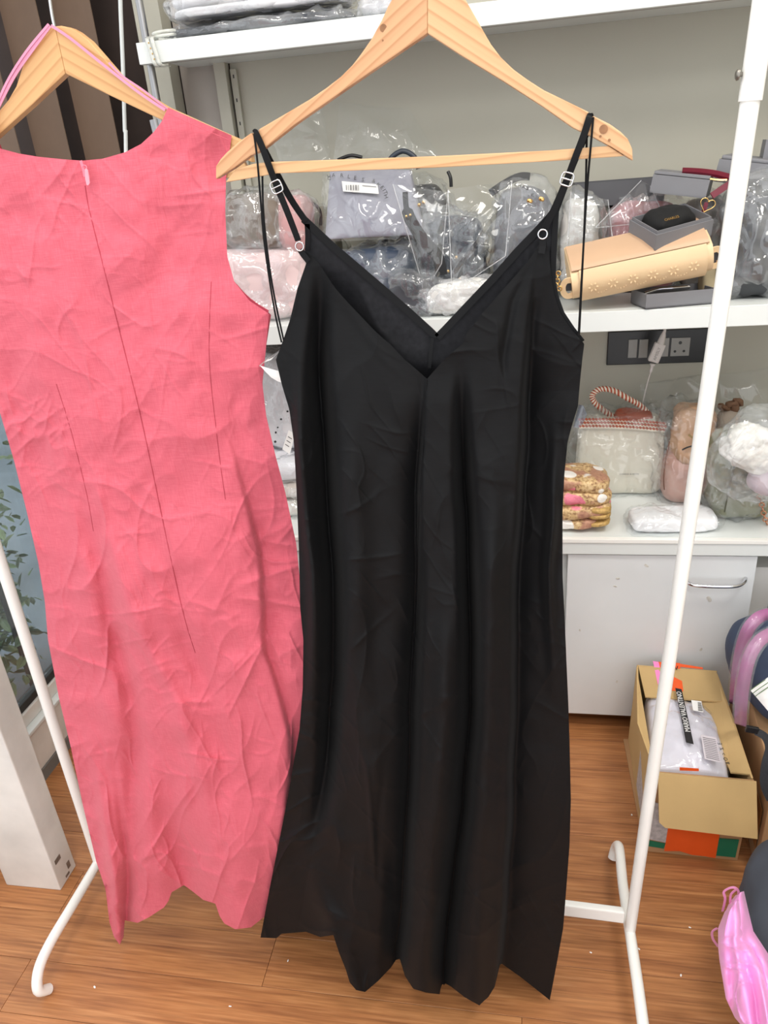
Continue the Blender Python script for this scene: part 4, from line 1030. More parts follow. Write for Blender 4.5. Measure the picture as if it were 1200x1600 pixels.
# grey card boxes
gb = thing('card_box', 'open grey card box with a black pouch, resting on the beige bag', 'box', P(1050, 390, 1.70))
Rb_ = (24, 15, -8)
Rb, Xb, Yb, Zb = frame_of(*Rb_)
bc = Vector([float(v_) for v_ in P(1023, 393, 1.668)]) + Xb * 0.066 + Yb * 0.05
tray('box_body', gb, bc, (0.132, 0.10, 0.034), Rb_, 0.003)
pc = thing('black_pouch', 'black drawstring pouch with small gold lettering in the grey box', 'pouch', bc)
soft_part('body', simple('black_suede', (14, 14, 15), 0.85, var=0.2), pc, bc + Zb * 0.031 + Yb * 0.006, (0.120, 0.088, 0.050), Rb_, 3, 0.004, 30, 5, 18, None, 0.0, 0.35, 0.1)
text_part('lettering', 'CHARLES', M_GOLD, pc, bc - Xb * 0.04 - Yb * 0.034 + Zb * 0.0530, tuple(Xb), tuple(Yb * 0.8 + Zb * 0.5), 0.008, 0.0006)
gb2 = thing('card_box', 'grey card box tilted on top of the mauve bag against the wall', 'box', P(1050, 300, 1.80))
Rg = (-17, 0, 9)
c = P(1062, 303, 1.83)
tray('box_body', gb2, c, (0.115, 0.10, 0.036), Rg, 0.003, rim=False)
R_, X_, Y_, Z_ = frame_of(*Rg)
MB().box(Vector(c) + Z_ * 0.040, (0.113, 0.098, 0.006), R_).build('lid', M_GREYBOX, gb2, bevel=0.001)
gb3 = thing('card_box', 'shallow grey open tray with silver hardware under the beige bag', 'box', P(1050, 474, 1.70))
c = P(1050, 470, 1.715); c[2] = MZ + 0.001
tray('box_body', gb3, c, (0.150, 0.085, 0.030), (13, 0, 0), 0.003, rim=False)
sv = MB().tube(smooth_path([c + np.array([-0.06, -0.01, 0.024]), c + np.array([-0.03, 0.0, 0.03]), c + np.array([0.0, 0.0, 0.031]), c + np.array([0.035, 0.012, 0.03])], 6), 0.0045, 8).build('silver_bracelet', M_CHROME, smooth=True)
tag(sv, 'silver clasp piece lying in the shallow grey tray', 'hardware')
gb4 = thing('card_box', 'grey lidded card box partly hidden by the rack post on the middle shelf', 'box', P(1170, 300, 1.80))
Rg = (-22, 0, 10)
c = P(1176, 288, 1.84)
tray('box_body', gb4, c, (0.145, 0.11, 0.044), Rg, 0.003, rim=False)
R_, X_, Y_, Z_ = frame_of(*Rg)
MB().box(Vector(c) + Z_ * 0.048, (0.139, 0.104, 0.008), R_).build('lid', M_GREYBOX, gb4, bevel=0.003)
gb5 = thing('card_box', 'dark grey card box topmost at the right edge of the middle shelf', 'box', P(1225, 250, 1.84))
tray('box_body', gb5, P(1236, 252, 1.86), (0.12, 0.11, 0.042), (-12, 0, 4), 0.003, M_GREYBOX, rim=False)
gb6 = thing('card_box', 'cream card sleeve under the dark grey box at the right edge', 'box', P(1225, 258, 1.84))
MB().box(P(1234, 257, 1.862), (0.125, 0.11, 0.008), eul(-12, 0, 4)).build('sleeve', simple('cream_card', (226, 220, 206), 0.7), gb6, bevel=0.001)
# burgundy purse and heart charm
bp = thing('burgundy_purse', 'burgundy leather wristlet with gold zip and heart charm on the grey boxes', 'purse', P(1120, 300, 1.78))
M_BURG = simple('burgundy_leather', (104, 18, 40), 0.35, var=0.15)
MB().ribbon(pxpath([(1066, 267, 1.80), (1090, 268, 1.795), (1115, 271, 1.785), (1140, 277, 1.775), (1158, 282, 1.77)], 6), 0.015, (0, -0.6, 1), 0.006).build('body', M_BURG, bp)
MB().ribbon(pxpath([(1108, 279, 1.772), (1122, 281, 1.770), (1136, 281, 1.768)], 6), 0.003, (0, -1, 0.3), 0.001).build('zip', M_GOLD, bp)
MB().ribbon(pxpath([(1146, 284, 1.764), (1136, 290, 1.760), (1124, 298, 1.757), (1112, 306, 1.754)], 6), 0.013, (0.2, -1, 0.4), 0.004).build('wrist_strap', M_BURG, bp)
hc = P(1105, 320, 1.750)
pts = []
for k in range(40):
    t_ = 2 * math.pi * k / 40
    hx, hz = 16 * math.sin(t_) ** 3, 13 * math.cos(t_) - 5 * math.cos(2 * t_) - 2 * math.cos(3 * t_) - math.cos(4 * t_)
    a = math.radians(-20)
    pts.append(hc + np.array([(hx * math.cos(a) - hz * math.sin(a)) * 0.00095, 0, (hx * math.sin(a) + hz * math.cos(a)) * 0.00095]))
MB().tube(pts, 0.0011, 8, True).build('heart_charm', M_GOLD, bp, smooth=True)
MB().ribbon(pxpath([(1104, 316, 1.752), (1100, 328, 1.754), (1094, 338, 1.756)], 5), 0.008, (0, -1, 0.2), 0.003).build('charm_tab', M_BURG, bp)
cyl = shelf_bag('wrapped_handbag', 'small rolled stone-beige pouch standing right of the grey tray', (1098, 410, 1122, 466), 1.735, 0.04, simple('stone_suede', (176, 160, 128), 0.8), 88, wrapmat=False, pinch=0, e=3)

# ================================================================== WALL SOCKET AND ADAPTER
sp = thing('wall_socket', 'black wall plate with two rocker switches and a three-pin socket', 'socket', (0.375, WALL_Y, 0.893))
WY = WALL_Y - 0.0005
pa, pb_ = P(947, 571, WY), P(1107, 513, WY)
MB().box2((pa[0], WY - 0.008, pa[2] + 0.002), (pb_[0], WY, 0.988)).build('plate', M_BLACKPL, sp, bevel=0.002)
M_SW = simple('grey_switch_plastic', (150, 148, 144), 0.4, var=0.04)
def on_wall(x0, y0, x1, y1, dep):
    a, b = P(x0, y1, WY - 0.009), P(x1, y0, WY - 0.009)
    return MB().box2((a[0], WY - 0.009 - dep, a[2]), (b[0], WY - 0.0085, b[2]))
on_wall(980.5, 530, 996.3, 559, 0.003).build('rocker_switch', M_SW, sp, bevel=0.0008)
on_wall(997, 530, 1013, 559, 0.003).build('rocker_switch', M_SW, sp, bevel=0.0008)
on_wall(1031, 527.5, 1046, 557, 0.003).build('rocker_switch', M_SW, sp, bevel=0.0008)
so = on_wall(1046.8, 527, 1079, 556.5, 0.002).build('socket_face', M_SW, sp, bevel=0.0008)
for px, py, r in ((1063, 535.5, 0.0042), (1054.5, 549, 0.0034), (1068.5, 548.5, 0.0034)):
    c = P(px, py, WY - 0.011)
    MB().tube([c + np.array([0, -0.0008, 0]), c + np.array([0, 0.0005, 0])], r, 14).build('pin_hole', M_BLACKPL, so)
ad = thing('cable_adapter', 'white moulded adapter on a thin cable hanging in front of the wall socket', 'adapter', P(1026, 572, 1.97))
M_ADW = simple('white_moulded_plastic', (214, 208, 204), 0.4, var=0.04)
ac = P(1026, 551, 1.965)
adb = MB().box(ac, (0.028, 0.015, 0.050), eul(0, 0, 18)).build('adapter_body', M_ADW, ad, bevel=0.004)
MB().tube([P(1032, 537, 1.965), P(1036, 525, 1.965), P(1038, 518, 1.965)], [0.010, 0.007, 0.0038], 12).build('strain_relief', M_ADW, ad, smooth=True)
MB().tube(pxpath([(1038, 520, 1.965), (1041, 505, 1.955), (1043, 490, 1.9), (1044, 500, 1.9)][:3], 6), 0.0036, 10).build('upper_cable', M_ADW, ad, smooth=True)
MB().tube(pxpath([(1020, 568, 1.965), (1017, 580, 1.965), (1010, 605, 1.97), (1003, 640, 1.975), (1000, 700, 1.985)], 6), [0.007] * 3 + [0.004] * 4 + [0.0016] * 18, 10).build('lower_cable', M_ADW, ad, smooth=True)
text_part('moulded_lettering', 'AMISLY', simple('grey_moulding', (150, 146, 142), 0.5), ad, np.array(ac) + np.array([-0.0055, -0.0079, -0.018]), (0.31, 0, 0.95), (-0.95, 0, 0.31), 0.0105, 0.0003)

# loose sheets of clear film hanging over the wrapped bags
def film(name, label, quad, Yt, Yb, bulge, seed, mat=M_CLEAR2, edge=True, wr=0.012, size=44):
    A, x, y, Y = quad_grid(quad, Yt, Yb, 46, 46, bulge, seed, wr, size)
    A[..., 1] = np.minimum(A[..., 1], WALL_Y - 0.006)
    t = thing(name, label, 'plastic film', A.reshape(-1, 3)[A.reshape(-1, 3)[:, 2].argmin()])
    MB().grid(A).build('sheet', mat, t, smooth=True)
    if edge:
        for row in (A[:, 0], A[:, -1], A[-1]):
            MB().tube(row, 0.0011, 5).build('folded_edge', M_MILKY, t, smooth=True)
    return t
film('plastic_film', 'clear film with a pale folded edge hanging over the slate bag with gold studs', [(614, 288), (700, 300), (690, 412), (664, 456)], 1.73, 1.70, 0.015, 91)
film('plastic_film', 'crinkled clear film between the slate bag and the graphite bag', [(700, 296), (800, 282), (790, 400), (706, 456)], 1.745, 1.70, 0.02, 94)
film('plastic_film', 'clear film standing up against the wall above the khaki bag', [(420, 205), (500, 150), (520, 262), (440, 275)], 2.0, 1.96, 0.02, 97, M_FAINT, edge=False)
film('plastic_film', 'thin clear film standing against the wall above the lettered dust bag', [(530, 160), (640, 170), (690, 250), (520, 262)], 2.0, 1.95, 0.03, 99, M_FAINT, edge=False)
film('plastic_film', 'clear film pulled up to a peak beside the tilted grey box', [(1002, 282), (1016, 290), (1040, 345), (930, 356)], 1.83, 1.80, 0.02, 103)
film('plastic_film', 'loose clear film draped in front of the off-white bag', [(892, 300), (950, 312), (960, 400), (884, 420)], 1.775, 1.76, 0.02, 106)

# ================================================================== WORKTOP: handbags
TZ = TOP_Z + 0.0006
# cream bag with woven trim
M_CREAM = simple('cream_pebbled_leather', (222, 216, 200), 0.5, var=0.05, bump_s=0.06, bump_scale=300)
M_COGNAC = simple('cognac_leather', (168, 78, 48), 0.45, var=0.1)
cb = thing('cream_handbag', 'cream handbag with woven brown trim and braided handle on the worktop', 'handbag', (0, 0, 0))
cY = 1.865
cc, cw, chh = box_at(902, 660, 1040, 757, cY)
base_z = TZ; topz = P(970, 660, cY)[2]
cc = np.array([cc[0], cY + 0.05, (base_z + topz) / 2])
cb.location = Vector((float(cc[0]), float(cc[1]), base_z))
soft_part('body', M_CREAM, cb, cc, (cw, 0.10, topz - base_z), (0, 0, 0), 9, 0.002, 12, 4, 24, base_z, 0.0, 0.06, 0.12)
trim = MB().ribbon([P(905 + 5.6 * k, 664 - 2.2 * math.sin(k / 24 * math.pi) + 0.25 * k - 2, cY - 0.003) for k in range(25)], 0.024, (0, -1, 0.15), 0.006).build('woven_trim', M_CREAM, cb)
mb = MB()
for rix in range(3):
    for k in range(26):
        x = 906 + 5.25 * k + (2.6 if rix % 2 else 0); y = 657.5 + 5.2 * rix - 2.2 * math.sin(k / 24 * math.pi) + 0.22 * k - 2
        q = [P(x - 2.9, y, cY - 0.0075), P(x - 0.6, y - 2.4, cY - 0.0078), P(x + 2.9, y, cY - 0.0075), P(x + 0.6, y + 2.4, cY - 0.0078)]
        mb.prism(q, [p + np.array([0, 0.0022, 0]) for p in q])
tag(mb.build('woven_strips', M_COGNAC, trim), kind='stuff')
flp = soft_part('cognac_flap', M_COGNAC, cb, P(990, 650, cY + 0.045), (0.10, 0.06, 0.030), (0, 12, 4), 4, 0.004, 20, 6, 12, None, 0.0, 0.1, 0.3)
hpath = np.array(pxpath([(964, 655, cY + 0.05), (948, 645, cY + 0.05), (930, 630, cY + 0.045), (926, 617, cY + 0.045), (938, 608, cY + 0.045), (958, 610, cY + 0.045), (980, 622, cY + 0.045), (998, 632, cY + 0.05), (1012, 645, cY + 0.055)], 16))
hd = MB().tube(hpath, 0.0036, 6).build('handle', M_CREAM, cb, smooth=True)
tang = np.gradient(hpath, axis=0); tang /= np.linalg.norm(tang, axis=1)[:, None]
n1 = np.cross(tang, np.array([0, 1.0, 0])); n1 /= np.linalg.norm(n1, axis=1)[:, None]; n2 = np.cross(tang, n1)
ph = np.arange(len(hpath)) * 0.75
for k, mt in ((0, M_COGNAC), (1, M_CREAM), (2, M_COGNAC), (3, M_CREAM)):
    a = ph + k * math.pi / 2
    MB().tube(hpath + n1 * (0.0045 * np.cos(a))[:, None] + n2 * (0.0045 * np.sin(a))[:, None], 0.0034, 6).build('braid_strand', mt, hd, smooth=True)
wrap(cb, cc + np.array([0, 0, 0.006]), (cw * 1.14, 0.14, (topz - base_z) * 1.16), (0, 0, 0), 9, M_CLEAR2, 0.008, 22, 5, 44, TZ)
text_part('small_print', 'CHARLES & KEITH', M_GREYINK, cb, P(968, 741, cY - 0.004), (1, 0, 0), (0, 0, 1), 0.006)
film('plastic_film', 'clear crinkled film rising behind the cream handbag', [(1000, 600), (1112, 582), (1120, 650), (1010, 660)], 1.985, 1.95, 0.03, 111, M_CLEAR2, False)
film('plastic_film', 'clear film standing behind the white fluffy bag at the right edge', [(1120, 585), (1230, 570), (1230, 650), (1125, 650)], 1.985, 1.95, 0.03, 114, M_CLEAR2, False)

# tan bucket bag
M_TANB = simple('tan_grained_leather', (200, 160, 128), 0.45, var=0.08)
M_PINKT = simple('dusky_pink_leather', (198, 158, 146), 0.5, var=0.06)
tb = thing('bucket_bag', 'dusky pink and tan bucket bag in plastic beside the cream handbag', 'handbag', (0, 0, 0))
tY = 1.80
c, w, h = box_at(1038, 662, 1112, 775, tY)
tb.location = Vector((float(c[0]), tY + 0.06, TZ))
soft_part('body', M_PINKT, tb, (c[0] + 0.006, tY + 0.06, TZ + 0.066), (w * 1.08, 0.12, 0.135), (0, 0, 0), 4, 0.005, 16, 3, 20, TZ + 0.001, 0, 0.22, 0.2)
soft_part('neck', M_TANB, tb, (c[0] + 0.018, tY + 0.050, TZ + 0.170), (w * 0.62, 0.085, 0.15), (0, -6, 5), 5, 0.008, 14, 7, 20, None, 0.006, -0.4, 0.1)
arc_handle(tb, [(1066, 703, tY - 0.002), (1074, 699, tY - 0.006), (1086, 696, tY - 0.007), (1100, 694, tY - 0.004), (1112, 694, tY)], 0.0020, M_BLKLEATHER, 'drawstring')
arc_handle(tb, [(1046, 690, tY + 0.01), (1040, 720, tY), (1037, 748, tY - 0.004), (1038, 765, tY)], 0.0016, simple('brown_edge', (120, 84, 70), 0.5), 'side_strap')
MB().ribbon(pxpath([(1076, 679, tY - 0.012), (1083, 684, tY - 0.014), (1092, 683, tY - 0.012), (1100, 680, tY - 0.010)], 5), 0.005, (0, -1, 0), 0.002).build('strap_end', simple('olive_strap', (140, 116, 74), 0.5), tb)
wrap(tb, (c[0] + 0.004, tY + 0.055, TZ + 0.125), (w * 1.25, 0.14, 0.27), (0, 0, 0), 13, M_CLEAR2, 0.010, 20, 3.5, 40, TZ)
ob = shelf_bag('wrapped_handbag', 'olive grey bag in clear plastic right of the rack post on the worktop', (1116, 690, 1220, 822), 1.70, 0.12, simple('olive_grey_leather', (132, 132, 108), 0.5), 121, zmin=TZ, pinch=0.35, e=5, crumple=0.012, wrapmat=M_CLEAR)
arc_handle(ob, [(1150, 720, 1.705), (1140, 760, 1.695), (1132, 800, 1.695)], 0.0018, simple('olive_piping', (88, 88, 70), 0.6), 'piping')
chain(ob, [(1180, 758, 1.69), (1188, 780, 1.69), (1194, 805, 1.69), (1198, 818, 1.69)], 0.0055, simple('rose_gold', (206, 150, 120), 0.25, metal=1.0))
kb = thing('knotted_bag', 'greige pouch with a brown knotted top behind the rack post', 'handbag', (0, 0, 0))
c, w, h = box_at(1118, 650, 1166, 720, 1.84)
kb.location = Vector((float(c[0]), 1.88, TZ))
soft_part('body', simple('greige_suede', (176, 162, 148), 0.75), kb, (c[0], 1.88, TZ + 0.115), (w * 1.2, 0.09, 0.23), (0, 0, 0), 3, 0.004, 18, 8, 16, TZ, 0, 0.2, 0.2)
for i, (dx, dz, rr) in enumerate([(-0.016, 0.236, 30), (0.0, 0.244, -20), (0.016, 0.248, 40), (0.008, 0.236, 75)]):
    soft_part('knot', simple('brown_suede_knot', (120, 88, 66), 0.8), kb, (c[0] + dx, 1.875, TZ + dz), (0.032, 0.028, 0.017), (rr, 0, rr), 2.4, 0.004, 60, i, 8)
fb = thing('fluffy_bag', 'white fluffy bag in plastic lying over the olive bag at the right edge', 'handbag', P(1180, 770, 1.66))
c = P(1176, 700, 1.66)
soft_part('fluffy_body', simple('white_fleece', (240, 238, 232), 0.95, var=0.04, bump_s=0.5, bump_scale=160), fb, c, (0.13, 0.08, 0.10), (0, 0, 25), 2.6, 0.007, 50, 4, 26)
soft_part('lilac_lining', simple('lilac_lining', (204, 188, 196), 0.8), fb, P(1204, 745, 1.66), (0.09, 0.06, 0.09), (0, 0, 20), 3, 0.004, 20, 5, 14)
wrap(fb, P(1184, 716, 1.66), (0.19, 0.11, 0.20), (0, 0, 32), 17, M_CLEAR, 0.008, 14, 3, 40)
wp = thing('white_packet', 'white folded garment in a flat plastic packet at the front of the worktop', 'packet', (0, 0, 0))
c = PZ(1052, 812, TZ + 0.02)
wp.location = Vector((float(c[0]), float(c[1]), TZ))
soft_part('folded_cloth', simple('bright_white_cotton', (242, 242, 244), 0.8), wp, (c[0], c[1] + 0.008, TZ + 0.019), (0.195, 0.095, 0.036), (3, 0, 0), 5, 0.003, 18, 11, 20, TZ)
wrap(wp, (c[0], c[1] + 0.006, TZ + 0.020), (0.225, 0.11, 0.042), (3, 0, 0), 19, M_CLEAR2, 0.004, 26, 3.4, 40, TZ)
for i in range(3):
    MB().ribbon([P(1021 + i, 826 + 3.2 * i, 1.665), P(1066 - i, 821 + 3.2 * i, 1.665)], 0.0016, (0, -0.6, 1), 0.0003).build('print_line', M_GREYINK, wp)
# knitted floral bag
def knit_material():
    m, nt, b = new_mat('floral_metallic_knit')
    v = coords(nt)
    col = ramp(nt, tex_noise(nt, v, 150, 2, 0.5), [(0.32, srgb(142, 102, 72)), (0.5, srgb(206, 172, 122)), (0.66, srgb(224, 196, 150))])
    col = mix_col(nt, ramp(nt, tex_noise(nt, v, 16, 2), [(0.5, (0, 0, 0, 1)), (0.56, (0.75, 0.75, 0.75, 1))]), col, srgb(176, 122, 106))
    vo = nt.nodes.new('ShaderNodeTexVoronoi'); vo.inputs['Scale'].default_value = 19; nt.links.new(v, vo.inputs['Vector'])
    sel = ramp(nt, vo.outputs['Color'], [(0.50, (0, 0, 0, 1)), (0.52, (1, 1, 1, 1))])
    near = ramp(nt, vo.outputs['Distance'], [(0.34, (1, 1, 1, 1)), (0.38, (0, 0, 0, 1))])
    col = mix_col(nt, mix_col(nt, 1.0, sel, near, 'MULTIPLY'), col, srgb(242, 238, 232))
    mp = nt.nodes.new('ShaderNodeMapping'); mp.inputs['Location'].default_value = (3.3, 1.7, 9.1); nt.links.new(v, mp.inputs['Vector'])
    v2 = nt.nodes.new('ShaderNodeTexVoronoi'); v2.inputs['Scale'].default_value = 11; nt.links.new(mp.outputs[0], v2.inputs['Vector'])
    s2 = ramp(nt, v2.outputs['Color'], [(0.42, (0, 0, 0, 1)), (0.44, (1, 1, 1, 1))]); n2_ = ramp(nt, v2.outputs['Distance'], [(0.32, (1, 1, 1, 1)), (0.36, (0, 0, 0, 1))])
    col = mix_col(nt, mix_col(nt, 1.0, s2, n2_, 'MULTIPLY'), col, srgb(230, 130, 150))
    nt.links.new(col, b.inputs['Base Color']); b.inputs['Roughness'].default_value = 0.5; b.inputs['Metallic'].default_value = 0.15
    bump(nt, b, tex_noise(nt, v, 220, 2), 0.5, 0.003)
    return m
M_KNIT = knit_material()
M_GOLDKNIT = simple('gold_rib_knit', (196, 160, 96), 0.5, metal=0.2, var=0.3, scale=160, bump_s=0.4, bump_scale=240)
kn = thing('knitted_bag', 'gold knitted bag with pink and white flowers folded at the worktop edge', 'handbag', (0, 0, 0))
kx = P(905, 790, 1.66)[0]
kn.location = Vector((float(kx), 1.70, TZ))
for i, (dx, dz, w, h, d, rt) in enumerate([(-0.010, 0.016, 0.13, 0.032, 0.11, -3), (0.002, 0.050, 0.15, 0.040, 0.12, -4), (0.000, 0.084, 0.155, 0.042, 0.13, 2), (-0.004, 0.118, 0.15, 0.044, 0.14, 5)]):
    soft_part('folded_panel', M_KNIT, kn, (kx + dx, 1.695 + 0.005 * i, TZ + dz), (w, d, h), (0, -4, rt), 3.2, 0.005, 26, 31 + i, 22, TZ)
for i, dz in enumerate((0.022, 0.042, 0.058)):
    soft_part('rib_cuff', M_GOLDKNIT, kn, (kx + 0.046, 1.69, TZ + dz), (0.060, 0.10, 0.019), (0, 0, -6 + 4 * i), 3, 0.002, 30, 41 + i, 12, TZ)

# goods seen between the dresses, on the worktop
lp = shelf_bag('wrapped_handbag', 'grey-white printed dust bag between the dresses below the middle shelf', (392, 606, 486, 746), 1.80, 0.14, simple('white_dust_cloth', (214, 212, 214), 0.8), 131, zmin=TZ + 0.16, pinch=0.3, wrapmat=M_CLEAR2)
for px, py in ((439, 655), (434, 668), (431, 676), (430, 690), (427, 698), (449, 643)):
    MB().add(*soft(P(px, py, 1.782), (0.006, 0.003, 0.006), (0, 0, px), 2, 0.001, 200, px, 5)).build('printed_dot', M_INK, lp)
tgp = [(451, 672), (461, 678), (453, 710), (441, 702)]
tl = MB().prism([P(*p, 1.762) for p in tgp], [P(*p, 1.764) for p in tgp]).build('swing_tag', M_PAPER, lp)
for i in range(3):
    MB().ribbon([P(450 - 2.2 * i, 682 + 6 * i, 1.7612), P(456 - 2.2 * i, 686 + 6 * i, 1.7612)], 0.002, th=0.0003).build('tag_print', M_GREYINK, tl)
for i, (y0, y1, col) in enumerate([(738, 782, (232, 230, 234)), (784, 808, (216, 208, 200)), (810, 838, (226, 222, 214))]):
    a, b_ = P(450, y1, 1.72)[2], P(450, y0, 1.72)[2]
    c = P(432, (y0 + y1) / 2, 1.72)
    z_a = TZ + (0.0, 0.0, 0.0)[0] + {2: 0.0, 1: 0.056, 0: 0.105}[i]; hh = {2: 0.054, 1: 0.047, 0: 0.053}[i]
    lab_ = ['white rolled packet on top of the stack between the dresses', 'greyish folded packet in the middle of the stack between the dresses', 'cream folded packet lowest in the stack between the dresses'][i]
    t = thing('folded_packet', lab_, 'packet', (c[0], 1.80, z_a), 'stack of packets between the dresses')
    soft_part('folded_cloth', simple('packet_cloth_%d' % i, col, 0.8), t, (c[0], 1.80, z_a + hh / 2), (0.20, 0.16, hh * 0.96), (0, 0, 0), 5, 0.003, 16, 141 + i, 14, z_a)
    wrap(t, (c[0], 1.80, z_a + hh / 2), (0.22, 0.175, hh), (0, 0, 0), 151 + i, M_CLEAR, 0.003, 24, 3.5, 26, z_a)

# ================================================================== FLOOR: boxes and bags on the right
cx_ = thing('cardboard_box', 'open cardboard box with orange tape and a clothing parcel inside', 'box', (0.39, 1.41, 0))
BX0, BX1, BY0, BY1, BH, TH = 0.288, 0.482, 1.232, 1.585, 0.236, 0.004
def quad_slab(name, pts, th_vec, mat, parent, bevel=0.0):
    return MB().prism([np.array(p) for p in pts], [np.array(p) + np.array(th_vec) for p in pts]).build(name, mat, parent, bevel=bevel)
quad_slab('bottom', [(BX0, BY0, 0.001), (BX1, BY0, 0.001), (BX1, BY1, 0.001), (BX0, BY1, 0.001)], (0, 0, TH), M_CARD2, cx_)
front = quad_slab('front_wall', [(BX0, BY0, 0.0015), (BX1, BY0 - 0.006, 0.0015), (BX1 + 0.004, BY0 - 0.008, BH), (BX0 + 0.006, BY0, BH)], (0, TH, 0), M_CARD2, cx_)
quad_slab('back_wall', [(BX0 + 0.012, BY1, 0.0015), (BX1 + 0.008, BY1 - 0.012, 0.0015), (BX1 + 0.010, BY1 - 0.012, BH + 0.012), (BX0 + 0.018, BY1, BH + 0.012)], (0, -TH, 0), M_CARD, cx_)
lw = quad_slab('left_wall', [(BX0, BY0 + 0.005, 0.0015), (BX0 + 0.012, BY1 - 0.005, 0.0015), (BX0 + 0.016, BY1 - 0.005, BH + 0.012), (BX0 - 0.012, (BY0 + BY1) / 2 - 0.04, BH + 0.012), (BX0 + 0.004, BY0 + 0.005, BH)], (TH, 0, 0), M_CARD, cx_)
quad_slab('right_wall', [(BX1 - TH, BY0, 0.0015), (BX1 + 0.004, BY1 - 0.02, 0.0015), (BX1 + 0.006, BY1 - 0.02, BH + 0.010), (BX1 + 0.006, (BY0 + BY1) / 2, BH + 0.002), (BX1, BY0, BH)], (TH, 0, 0), M_CARD, cx_)
# flaps
F = P
flf = [(BX0 + 0.010, BY0 - 0.002, BH + 0.003), (BX1 + 0.006, BY0 - 0.010, BH + 0.003), (BX1 + 0.012, BY0 - 0.052, BH - 0.112), (BX0 + 0.026, BY0 - 0.044, BH - 0.108), (BX0 + 0.014, BY0 - 0.040, BH - 0.098)]
quad_slab('front_flap', flf, (0, -0.0035, 0.0015), M_CARD, cx_)
bf = quad_slab('back_flap', [(BX0 + 0.020, BY1 - 0.006, BH + 0.013), (BX1 + 0.008, BY1 - 0.016, BH + 0.013), (BX1 + 0.004, BY1 - 0.118, BH + 0.004), (BX0 + 0.022, BY1 - 0.110, BH + 0.002)], (0, 0, -0.0035), M_CARD, cx_)
quad_slab('right_flap', [(BX1 + 0.003, BY0 + 0.01, BH + 0.001), (BX1 + 0.006, BY1 - 0.03, BH + 0.010), (BX1 - 0.048, BY1 - 0.05, BH + 0.0), (BX1 - 0.040, BY1 - 0.2, BH - 0.012), (BX1 - 0.030, BY0 + 0.03, BH - 0.016)], (0, 0, -0.0035), M_CARD, cx_)
# tape and print
ft = lambda px, py: P(px, py, BY0 - 0.0085)
def on_front(pts, mat, name, par, lift=0.0):
    def q(px, py):
        p = P(px, py, BY0 - 0.0075); u = (p[0] - BX0) / (BX1 - BX0)
        return P(px, py, BY0 - 0.0012 - 0.007 * max(0, min(1.1, u)) - lift)
    fr = [q(*p) for p in pts]
    return MB().prism(fr, [p + np.array([0, 0.0004, 0]) for p in fr]).build(name, mat, par)
on_front([(1010, 1250), (1052, 1262), (1047, 1318), (1008, 1310)], simple('grey_newsprint', (188, 184, 184), 0.7, var=0.25, scale=120), 'shipping_label', front, 0.0002)
on_front([(1013, 1313), (1040, 1318), (1037, 1326), (1012, 1322)], M_GREEN, 'green_band', front, 0.0006)
on_front([(1123, 1310), (1155, 1312), (1149, 1340), (1119, 1337)], M_GREEN, 'green_band', front, 0.0002)
tp = on_front([(1045, 1286), (1126, 1295), (1118, 1341), (1102, 1338), (1082, 1336), (1062, 1330), (1038, 1330)], M_ORANGE, 'orange_tape', front, 0.001)
on_front([(1104, 1288), (1126, 1290), (1125, 1298), (1103, 1296)], M_PINKTAPE, 'pink_tape', front, 0.0015)
on_front([(1056, 1279), (1126, 1282), (1126, 1290), (1057, 1287)], M_ORANGE, 'orange_tape', front, 0.0004)
on_front([(1048, 1284), (1104, 1290), (1104, 1294), (1048, 1288)], M_PAPER, 'paper_strip', front, 0.0013)
def on_left(y0, z0_, y1, z1_, mat, name):
    f = lambda y, z: (BX0 - 0.0006 + 0.012 * (y - BY0) / (BY1 - BY0) + 0.004 * z / BH, y, z)
    pts = [f(y0, z0_), f(y1, z0_), f(y1, z1_), f(y0, z1_)]
    return MB().prism([np.array(p) for p in pts], [np.array(p) + np.array([-0.0006, 0, 0]) for p in pts]).build(name, mat, lw)
on_left(1.27, 0.03, 1.40, 0.15, simple('grey_newsprint', (188, 184, 184), 0.7, var=0.25, scale=120), 'side_label')
zt = BH + 0.0145
def on_flap(pts, mat, name):
    q = [PZ(px, py, zt - 0.004) for px, py in pts]
    q = [np.array([p[0], p[1], BH + 0.0135 - 0.10 * max(0, (BY1 - 0.008 - p[1])) + 0.0005]) for p in q]
    return MB().prism(q, [p + np.array([0, 0, 0.0005]) for p in q]).build(name, mat, bf)
ot = on_flap([(1028, 1036), (1062, 1038), (1068, 1078), (1038, 1076)], M_ORANGE, 'orange_tape')
on_flap([(1020, 1035), (1029, 1036), (1038, 1074), (1028, 1068)], M_PINKTAPE, 'pink_tape')
on_flap([(1062, 1039), (1098, 1045), (1098, 1047.5), (1063, 1044)], M_ORANGE, 'orange_tape')
text_part('tape_print', 'WW', M_INK, bf, np.array(PZ(1033, 1043, zt + 0.0015)), (1, 0, 0), (0, 1, 0.1), 0.020, 0.0002)
